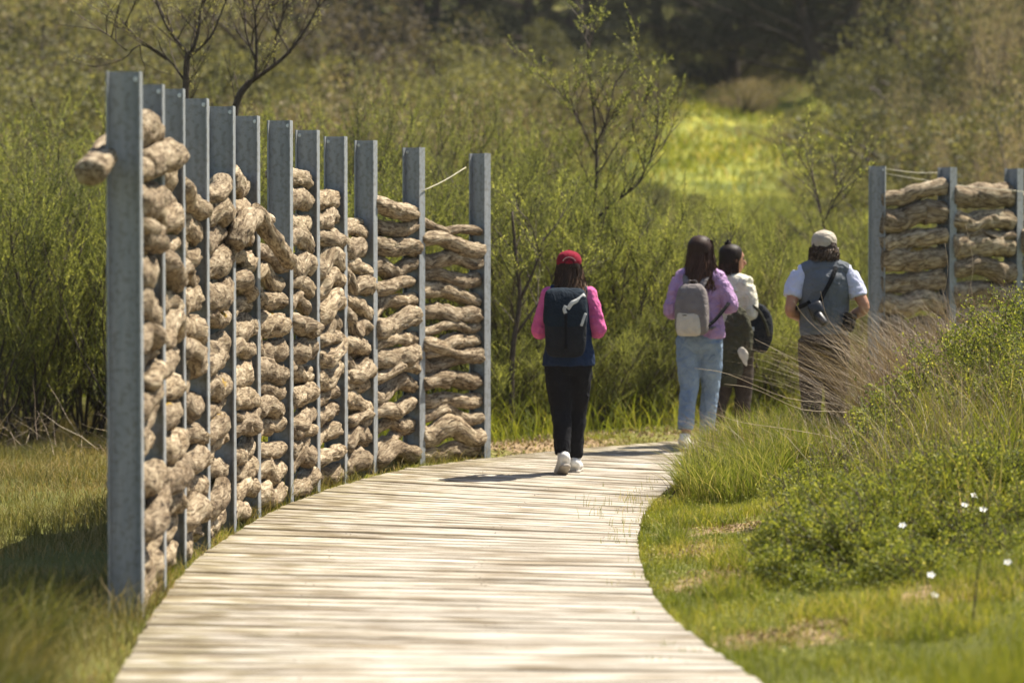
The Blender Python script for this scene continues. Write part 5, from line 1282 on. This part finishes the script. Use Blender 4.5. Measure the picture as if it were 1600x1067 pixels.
m_ = MB(); put(m_, ball(g(.01, -.112, .004), (.006, .004, .005), seg=8, n=5)); m_.build('cap_buckle', M['accent'], c1)

# roll-top backpack (a thing of its own)
BP1 = empty('backpack', (float(gW[0]) - .03, float(gW[1]) - .185, 0.925)); BP1.scale = (.91, 1, .93); tag(BP1, 'dark roll top backpack worn by the woman in the crimson cap', 'backpack')
ob = fused('bag_body', [loft([(0, 0, -.02), (0, -.005, .0), (0, -.01, .12), (0, -.012, .26), (0, -.005, .38), (0, 0, .41)], [.12, .158, .168, .170, .160, .13], [.06, .082, .095, .092, .07, .05], seg=24, sub=4, pw=4)], M['charcoal'], BP1, voxel=.008, folds=.012)
fused('roll_top_flap', [loft([(0, -.012, .20), (0, -.018, .23), (0, -.018, .34), (-.0, -.005, .43), (0, .02, .465), (0, .04, .47)], [.165, .178, .178, .172, .150, .11], [.088, .096, .092, .076, .045, .02], seg=24, sub=4, pw=4)], M['petrol'], BP1, voxel=.008, folds=.016)
m_ = MB(); put(m_, strap_loft([(.0, -.098, .30), (.045, -.108, .375), (.09, -.092, .40), (.155, -.06, .445)], .006, .017, side=(0, 1, 0))); put(m_, strap_loft([(.0, -.112, .36), (-.012, -.114, .33), (.0, -.114, .30)], .006, .014, side=(0, 1, 0)))
put(m_, strap_loft([(.125, -.10, .20), (.145, -.098, .26), (.160, -.09, .30)], .005, .012, side=(0, 1, 0))); m_.build('pale_strap', M['accent'], BP1)
m_ = MB(); put(m_, strap_loft([(.0, -.108, .02), (.002, -.114, .14), (.0, -.116, .30)], .004, .012, side=(0, 1, 0))); m_.build('closing_strap', M['strap'], BP1)
for q in (-1, 1):
    m_ = MB(); put(m_, strap_loft([(q * .10 + .03, .07, .40), (q * .11 + .03, .13, .475), (q * .115 + .03, .23, .50), (q * .12 + .03, .34, .42), (q * .12 + .03, .345, .25), (q * .14 + .02, .26, .10), (q * .14, .08, .04)], .024, .006)); m_.build('shoulder_strap', M['strap'], BP1)

# ---- woman in lilac sweater
Y2 = 22.5; s2 = 1.078
W2 = empty('person', ((1093 - 800) * Y2 / FPX, Y2, .0), rz=math.radians(-20)); tag(W2, 'woman in lilac sweater and light blue jeans with long chestnut hair', 'person')
def S(d, s):
    out = {}
    for k, v in d.items(): out[k] = tuple(c * s for c in v) if isinstance(v, tuple) and k[:2] not in ('hd', 'hu') else v
    return out
J = S(dict(head=(0.01, .02, 1.53), neck=(0, 0, 1.40), chest=(0, -.005, 1.23), waist=(0, 0, 1.03), pelvis=(0, .01, .90), shL=(-.165, 0, 1.325), shR=(.165, 0, 1.325), elL=(-.22, -.03, 1.08), elR=(.245, .03, 1.12), wrL=(-.13, .17, 1.13), wrR=(.12, .20, 1.20),
         hipL=(-.085, 0, .88), hipR=(.085, 0, .88), knL=(-.075, -.02, .48), knR=(.050, .13, .48), anL=(-.075, -.12, .10), anR=(.01, .16, .085)), s2); J.update(toeL=.1, toeR=.1, pitL=.2, pitR=0.0)
g, f_, sd_ = build_body(W2, J, s2, M['skin'], turn=.25)
z2 = lambda L: [tuple(c * s2 for c in p) for p in L]
fused('jeans', [loft(z2([(0, .01, 1.02), (0, .01, .92), (0, .0, .84), (0, .02, .77)]), np.array([.130, .168, .176, .12]) * s2, np.array([.10, .125, .128, .08]) * s2, seg=20, sub=4),
                leg_loft(*z2([(-.085, 0, .87), (-.077, -.02, .48), (-.075, -.12, .165)]), np.array([.104, .095, .073, .066, .060]) * s2, np.array([.108, .098, .078, .07, .064]) * s2),
                leg_loft(*z2([(.085, 0, .87), (.052, .13, .48), (.015, .155, .13)]), np.array([.104, .095, .073, .066, .060]) * s2, np.array([.108, .098, .078, .07, .064]) * s2)], M['denim'], W2, folds=.018, folds2=.012)
fused('sweater', [loft(z2([(.02, .01, .86), (.015, .01, .93), (0, 0, 1.04), (0, 0, 1.16), (0, -.005, 1.26), (0, 0, 1.35), (0, 0, 1.405)]), np.array([.185, .188, .172, .168, .170, .135, .066]) * s2, np.array([.13, .135, .125, .122, .122, .10, .06]) * s2, seg=24, sub=4), loft(z2([(-.175, 0, 1.322), (-.14, 0, 1.335), (0, -.005, 1.355), (.14, 0, 1.335), (.175, 0, 1.322)]), np.array([.058, .070, .088, .070, .058]) * s2, seg=14, sub=4, side=(0, 0, 1)),
                  arm_loft(*z2([(-.150, 0, 1.325), (-.222, -.03, 1.08), (-.14, .15, 1.125)]), np.array([.072, .070, .066, .054, .040]) * s2),
                  arm_loft(*z2([(.150, 0, 1.325), (.247, .03, 1.12), (.135, .18, 1.19)]), np.array([.072, .072, .068, .054, .040]) * s2)], M['lilac'], W2, folds=.026, folds2=.014)
shoe(np.array((-.075, -.12, .10)) * s2, .1, s2, .2, M['white'], W2); shoe(np.array((.01, .16, .095)) * s2, .1, s2, .0, M['white'], W2)
h2 = fused('hair', [loft([g(0, -.008, .134), g(0, -.010, .118), g(0, -.014, .090), g(0, -.02, .05), g(0, -.032, -.02), g(0, -.045, -.10), g(.01, -.065, -.20), g(.02, -.07, -.27)], np.array([.032, .062, .086, .100, .100, .106, .112, .07]) * s2, np.array([.035, .070, .096, .110, .090, .070, .05, .025]) * s2, side=g(1, 0, 0) - g(0, 0, 0), seg=18, sub=3)], M['hair_w2'], W2, voxel=.009, smooth=3)
long_hair(h2, g, 900, M['hair_w2'], .40, .125, .9, light=.4, seedv=6, s=s2, zt=.085, back=-.13, sway=.02)
BP2 = empty('backpack', (float(W2.location[0]) - .075, Y2 - .21, 1.0), rz=math.radians(-20)); BP2.scale = (1, 1, .88); tag(BP2, 'taupe backpack with a cream lower pocket worn by the woman in lilac', 'backpack')
fused('bag_body', [loft([(0, 0, -.03), (0, -.005, .0), (0, -.01, .13), (0, -.01, .27), (0, .0, .39), (0, .02, .44)], [.10, .135, .142, .138, .118, .07], [.05, .072, .085, .08, .062, .03], seg=24, sub=4, pw=3.4)], M['taupe'], BP2, voxel=.008, folds=.010)
fused('front_pocket', [loft([(-.01, -.045, -.02), (-.01, -.052, .0), (-.01, -.056, .12), (-.01, -.05, .185)], [.09, .105, .104, .098], [.04, .05, .05, .042], seg=20, sub=4, pw=4.5)], M['cream'], BP2, voxel=.007)
m_ = MB(); put(m_, box((-.035, -.107, .155), (.035, .004, .009), bev=.001)); m_.build('pocket_patch', M['strap'], BP2)
m_ = MB(); put(m_, loft([(-.035, .02, .43), (-.03, -.0, .475), (.03, -.0, .475), (.035, .02, .43)], .009, .006, seg=8, sub=4)); m_.build('grab_handle', M['taupe'], BP2)
for q in (-1, 1):
    m_ = MB(); put(m_, strap_loft([(q * .055, .045, .40), (q * .085, .10, .50), (q * .10, .20, .535), (q * .12, .33, .42), (q * .13, .33, .25), (q * .15, .22, .08), (q * .13, .06, .02)], .028, .007)); m_.build('shoulder_strap', M['taupe'], BP2)
m_ = MB(); put(m_, strap_loft([(.13, -.0, .05), (.185, .05, .11), (.25, .12, .22), (.27, .16, .27)], .006, .016, side=(0, 1, 0))); m_.build('side_strap', M['strap'], BP2)

# ---- woman in cream sweater
Y3 = 23.2; s3 = 1.03
W3 = empty('person', ((1143 - 800) * Y3 / FPX, Y3, .0), rz=math.radians(-32)); tag(W3, 'woman in cream sweater with dark hair in a topknot and teal scarf', 'person')
J = S(dict(head=(0.0, .03, 1.545), neck=(0, .01, 1.405), chest=(0, -.005, 1.23), waist=(0, 0, 1.03), pelvis=(0, .01, .90), shL=(-.16, 0, 1.325), shR=(.16, 0, 1.325), elL=(-.21, -.02, 1.08), elR=(.20, .0, 1.08), wrL=(-.11, .19, 1.08), wrR=(.16, .16, .98),
         hipL=(-.085, 0, .88), hipR=(.085, 0, .88), knL=(-.085, .02, .48), knR=(.075, .08, .48), anL=(-.12, -.08, .085), anR=(.05, .10, .085)), s3); J.update(toeL=.1, toeR=.1, pitL=0.0, pitR=0.0)
g, f_, sd_ = build_body(W3, J, s3, M['skin_tan'], turn=.75)
z3 = lambda L: [tuple(c * s3 for c in p) for p in L]
fused('trousers', [loft(z3([(0, .01, 1.02), (0, .01, .92), (0, .0, .84), (0, .02, .77)]), np.array([.130, .165, .172, .12]) * s3, np.array([.10, .125, .125, .08]) * s3, seg=20, sub=4),
                leg_loft(*z3([(-.085, 0, .87), (-.085, .02, .48), (-.118, -.08, .10)]), np.array([.105, .098, .078, .07, .062]) * s3),
                leg_loft(*z3([(.085, 0, .87), (.076, .08, .48), (.052, .10, .10)]), np.array([.105, .098, .078, .07, .062]) * s3)], M['brown_trouser'], W3, folds=.02, folds2=.01)
fused('sweater', [loft(z3([(0, .01, .90), (0, .01, .96), (0, 0, 1.06), (0, 0, 1.16), (0, -.005, 1.26), (0, 0, 1.35), (0, 0, 1.41)]), np.array([.165, .168, .155, .155, .160, .13, .062]) * s3, np.array([.12, .125, .118, .118, .12, .10, .06]) * s3, seg=24, sub=4), loft(z3([(-.165, 0, 1.325), (0, .0, 1.36), (.165, 0, 1.325)]), np.array([.078, .092, .078]) * s3, seg=14, sub=4, side=(0, 0, 1)),
                  arm_loft(*z3([(-.15, 0, 1.325), (-.212, -.02, 1.08), (-.12, .17, 1.08)]), np.array([.066, .064, .060, .05, .038]) * s3),
                  arm_loft(*z3([(.15, 0, 1.325), (.202, .0, 1.08), (.165, .14, .99)]), np.array([.066, .064, .060, .05, .038]) * s3)], M['offwhite'], W3, folds=.024, folds2=.012)
fused('scarf', [loft([g(math.sin(a) * .075, math.cos(a) * .075 - .02, -.155 + .012 * math.cos(a)) for a in np.linspace(0, 6.2, 12)], .024, .03, side=(0, 0, 1), seg=10, sub=2)], M['teal'], W3, voxel=.007, folds=.012)
for nm, q in (('L', (-.12, -.08, .085)), ('R', (.05, .10, .085))): shoe(np.array(q) * s3, .1, s3, 0, M['charcoal'], W3)
h3 = fused('hair', [loft([g(0, -.010, .132), g(0, -.012, .116), g(0, -.016, .088), g(0, -.025, .045), g(0, -.045, -.02), g(0, -.055, -.075), g(0, -.055, -.11)], np.array([.030, .060, .084, .096, .094, .076, .03]) * s3, np.array([.035, .068, .092, .102, .082, .06, .03]) * s3, side=g(1, 0, 0) - g(0, 0, 0), seg=18, sub=3)], M['hair_w3'], W3, voxel=.008, smooth=3, folds=.006)
fused('topknot', [ball(g(0, -.050, .138), (.030, .030, .024)), loft([g(-.02, -.05, .150), g(.0, -.05, .168), g(.024, -.05, .160)], .009, seg=8, sub=3)], M['hair_w3'], W3, voxel=.006, folds=.01)
ng = np.random.default_rng(9); n = 420; a = ng.uniform(-2.0, 2.0, n); b = ng.uniform(-.10, -.03, n); k = 7; P = np.zeros((n, k, 3)); ph = ng.uniform(0, 6.28, n)
for i, t in enumerate(np.linspace(0, 1, k)):
    rr = .97 + .06 * t * ng.uniform(.4, 1.2, n)
    for j in range(n): P[j, i] = g(math.sin(a[j]) * .088 * rr[j] + .012 * math.sin(t * 6 + ph[j]), -.022 - math.cos(a[j]) * .098 * rr[j], .05 + b[j] - .09 * t)
strands('hair_locks', None, P, .010, M['hair_w3'], h3, np.clip(ng.random((n, k)) * .9, 0, 1))

# olive jacket hanging over her arm, cream cloth at its hem, black shoulder bag on the other side
JK = empty('jacket', ((1150 - 800) * 22.9 / FPX, 22.9, .62)); tag(JK, 'olive jacket draped between the two women walking side by side', 'jacket')
fused('jacket_cloth', [loft([(.005, .02, .54), (.02, 0, .50), (.0, -.01, .36), (-.02, -.0, .2), (-.03, .02, .08), (-.04, .02, -.02)], [.045, .085, .10, .095, .10, .08], [.03, .055, .06, .055, .05, .04], seg=20, sub=4, pw=2.6),
                       loft([(-.03, .0, .50), (-.06, .0, .30), (-.05, .02, .12), (-.06, .02, -.10)], [.05, .06, .07, .06], [.03, .035, .04, .03], seg=14, sub=4)], M['olive'], JK, voxel=.008, folds=.06, folds2=.03)
fused('sleeve', [loft([(.05, -.02, .52), (.09, -.02, .40), (.095, -.01, .25), (.085, 0, .12)], [.04, .05, .045, .038], seg=14, sub=4)], M['olive'], JK, voxel=.008, folds=.04, folds2=.02)
CC = empty('folded_cloth', ((1162 - 800) * 22.8 / FPX, 22.8, .73)); tag(CC, 'cream cloth hanging beneath the olive jacket beside the black bag', 'cloth')
fused('cloth', [loft([(-.03, 0, .12), (-.02, 0, .10), (.005, 0, .05), (.012, 0, .0), (.03, 0, -.04)], [.012, .034, .042, .022, .006], [.01, .018, .02, .014, .006], seg=14, sub=4)], M['cream'], CC, voxel=.006, folds=.012, folds2=.008)
BG = empty('shoulder_bag', ((1188 - 800) * 23.1 / FPX, 23.1, .80)); tag(BG, 'rounded black bag with an olive strap hanging beside the woman in cream', 'bag')
fused('bag_body', [loft([(-.02, 0, -.0), (-.015, 0, .03), (0, 0, .15), (.0, 0, .28), (-.03, 0, .36), (-.06, 0, .39)], [.05, .085, .112, .105, .075, .03], [.04, .06, .075, .07, .05, .02], seg=20, sub=4, pw=2.5)], M['charcoal'], BG, voxel=.007, folds=.02)
m_ = MB(); put(m_, strap_loft([(-.11, .0, .36), (-.07, -.055, .395), (-.01, -.075, .34), (.04, -.082, .24), (.07, -.07, .14)], .006, .013, side=(0, 1, 0))); put(m_, strap_loft([(-.11, .0, .36), (-.12, .06, .48), (-.11, .1, .58)], .005, .013, side=(0, 1, 0))); m_.build('strap', M['olive'], BG)
m_ = MB(); put(m_, box((-.075, -.072, .20), (.035, .004, .035), bev=.001)); m_.build('white_tag', M['accent'], BG)

# ---- man in grey vest
Y4 = 21.6; s4 = 1.10
MN = empty('person', ((1288 - 800) * Y4 / FPX, Y4, -.0)); tag(MN, 'man in grey vest, pale short sleeves and beige cap with hands at his waist', 'person')
J = S(dict(w=1.08, head=(.0, .03, 1.545), neck=(0, .0, 1.41), chest=(0, -.005, 1.24), waist=(0, 0, 1.04), pelvis=(0, .01, .90), shL=(-.19, 0, 1.35), shR=(.19, 0, 1.35), elL=(-.255, -.06, 1.08), elR=(.285, -.06, 1.10), wrL=(-.15, .12, 1.01), wrR=(.175, .12, 1.0),
         hipL=(-.09, 0, .88), hipR=(.09, 0, .88), knL=(-.09, .03, .48), knR=(.09, .06, .48), anL=(-.10, -.06, .085), anR=(.09, .08, .085)), s4); J['w'] = 1.08; J.update(toeL=0, toeR=.1, pitL=0.0, pitR=0.0, hdL=(.6, .7, -.4), hdR=(-.6, .7, -.4))
g, f_, sd_ = build_body(MN, J, s4, M['skin_tan'], turn=.12)
z4 = lambda L: [tuple(c * s4 for c in p) for p in L]
fused('trousers', [loft(z4([(0, .01, 1.0), (0, .01, .92), (0, .0, .84), (0, .02, .77)]), np.array([.148, .168, .17, .12]) * s4, np.array([.11, .13, .125, .08]) * s4, seg=20, sub=4),
                leg_loft(*z4([(-.09, 0, .87), (-.09, .03, .48), (-.10, -.06, .10)]), np.array([.105, .098, .080, .072, .065]) * s4),
                leg_loft(*z4([(.09, 0, .87), (.09, .06, .48), (.09, .08, .10)]), np.array([.105, .098, .080, .072, .065]) * s4)], M['brown_trouser'], MN, folds=.02, folds2=.01)
fused('t_shirt', [loft(z4([(0, 0, 1.1), (0, -.005, 1.26), (0, 0, 1.36), (0, 0, 1.41)]), np.array([.15, .165, .14, .06]) * s4, np.array([.10, .12, .10, .055]) * s4, seg=20, sub=4), loft(z4([(-.19, 0, 1.35), (0, -.005, 1.36), (.19, 0, 1.35)]), np.array([.066, .08, .066]) * s4, seg=14, sub=4, side=(0, 0, 1)),
                  arm_loft(*z4([(-.17, 0, 1.345), (-.218, -.02, 1.24), (-.238, -.035, 1.175)]), np.array([.074, .076, .074, .072, .070]) * s4),
                  arm_loft(*z4([(.17, 0, 1.345), (.222, -.02, 1.24), (.246, -.035, 1.175)]), np.array([.074, .076, .074, .072, .070]) * s4)], M['tshirt'], MN, folds=.022, folds2=.012)
fused('vest', [loft(z4([(0, .01, .875), (0, .01, .93), (0, 0, 1.06), (0, 0, 1.16), (0, -.005, 1.27), (0, 0, 1.36), (0, 0, 1.41), (0, .01, 1.455)]), np.array([.168, .178, .180, .190, .194, .165, .09, .07]) * s4, np.array([.13, .135, .128, .13, .135, .11, .075, .062]) * s4, seg=24, sub=4), loft(z4([(-.165, 0, 1.355), (0, -.005, 1.38), (.165, 0, 1.355)]), np.array([.072, .09, .072]) * s4, seg=14, sub=4, side=(0, 0, 1))], M['vest_grey'], MN, folds=.022, folds2=.01)
for q in ((-.10, -.06, .085), (.09, .08, .085)): shoe(np.array(q) * s4, 0.05, s4, 0, M['charcoal'], MN)
hm = fused('hair', [loft([g(0, -.012, .02), g(0, -.03, .0), g(.004, -.042, -.02), g(.004, -.045, -.06), g(0, -.04, -.075)], np.array([.07, .090, .094, .080, .04]) * s4, np.array([.075, .088, .074, .055, .03]) * s4, side=g(1, 0, 0) - g(0, 0, 0), seg=18, sub=3)], M['hair_m'], MN, voxel=.007, folds=.03, folds2=.03)
n = 520; a = ng.uniform(-1.9, 1.9, n); b = ng.uniform(-.075, -.012, n); k = 6; P = np.zeros((n, k, 3)); ph = ng.uniform(0, 6.28, n)
for i, t in enumerate(np.linspace(0, 1, k)):
    for j in range(n): P[j, i] = g(math.sin(a[j]) * (.090 + .016 * t) + .012 * math.sin(t * 5 + ph[j]), -.025 - math.cos(a[j]) * (.086 + .014 * t) + .01 * math.cos(t * 5 + ph[j]), b[j] - .03 * t + .014 * math.sin(t * 6 + ph[j] * 2))
strands('hair_locks', None, P, .012, M['hair_m'], hm, np.clip(ng.random((n, k)) * .95, 0, 1))
cap(MN, g, M['beige_cap'], s=s4, k=1.03)
mx_, my_ = float(MN.location[0]), Y4
CB = empty('camera_bag', (mx_ - .085, my_ - .20, 1.12)); tag(CB, 'black camera hanging on a strap across the back of the man in the vest', 'camera')
m_ = MB(); put(m_, box((0, 0, .07), (.115, .085, .14), R3=np.array(Matrix.Rotation(math.radians(-24), 3, 'Y')), bev=.014)); m_.build('camera_body', M['camera'], CB)
m_ = MB(); put(m_, loft([(.0, -.02, .05), (.035, -.06, .0), (.06, -.075, -.04)], [.036, .034, .034], seg=16, sub=2)); m_.build('lens', M['camera'], CB)
m_ = MB(); put(m_, strap_loft([(.03, .0, .15), (.07, .035, .22), (.115, .045, .30), (.15, .07, .375), (.17, .13, .43), (.165, .20, .445), (.12, .30, .40), (-.02, .37, .25), (-.16, .33, .12), (-.19, .2, .08), (-.12, .06, .10), (-.05, .0, .14)], .006, .017, side=(0, 1, 0))); m_.build('strap', M['strap'], CB)
PU = empty('belt_pouch', (mx_ + .185, my_ - .10, 1.02)); tag(PU, 'black belt pouch at the right hip of the man in the vest', 'pouch')
m_ = MB(); put(m_, box((0, 0, .075), (.10, .08, .15), R3=np.array(Matrix.Rotation(math.radians(12), 3, 'Y')), bev=.018)); m_.build('pouch_body', M['charcoal'], PU)
m_ = MB(); put(m_, box((.012, -.006, .125), (.104, .084, .05), R3=np.array(Matrix.Rotation(math.radians(12), 3, 'Y')), bev=.015)); m_.build('pouch_flap', M['strap'], PU)

# ------------------------------------------------------------------ thin warm haze over the whole valley
hz = MB(); put(hz, box((0, 415, 49), (1300, 1080, 102)))
m, t, out = newmat('haze'); pv = N(t, 'ShaderNodeVolumePrincipled'); pv.inputs['Density'].default_value = 0.00022; pv.inputs['Color'].default_value = (.97, .96, .93, 1); pv.inputs['Anisotropy'].default_value = 0.2
t.links.new(pv.outputs[0], out.inputs['Volume'])
ho = hz.build('haze', m, smooth=False); tag(ho, 'thin haze paling the distant wooded hillside', 'haze', kind='stuff')
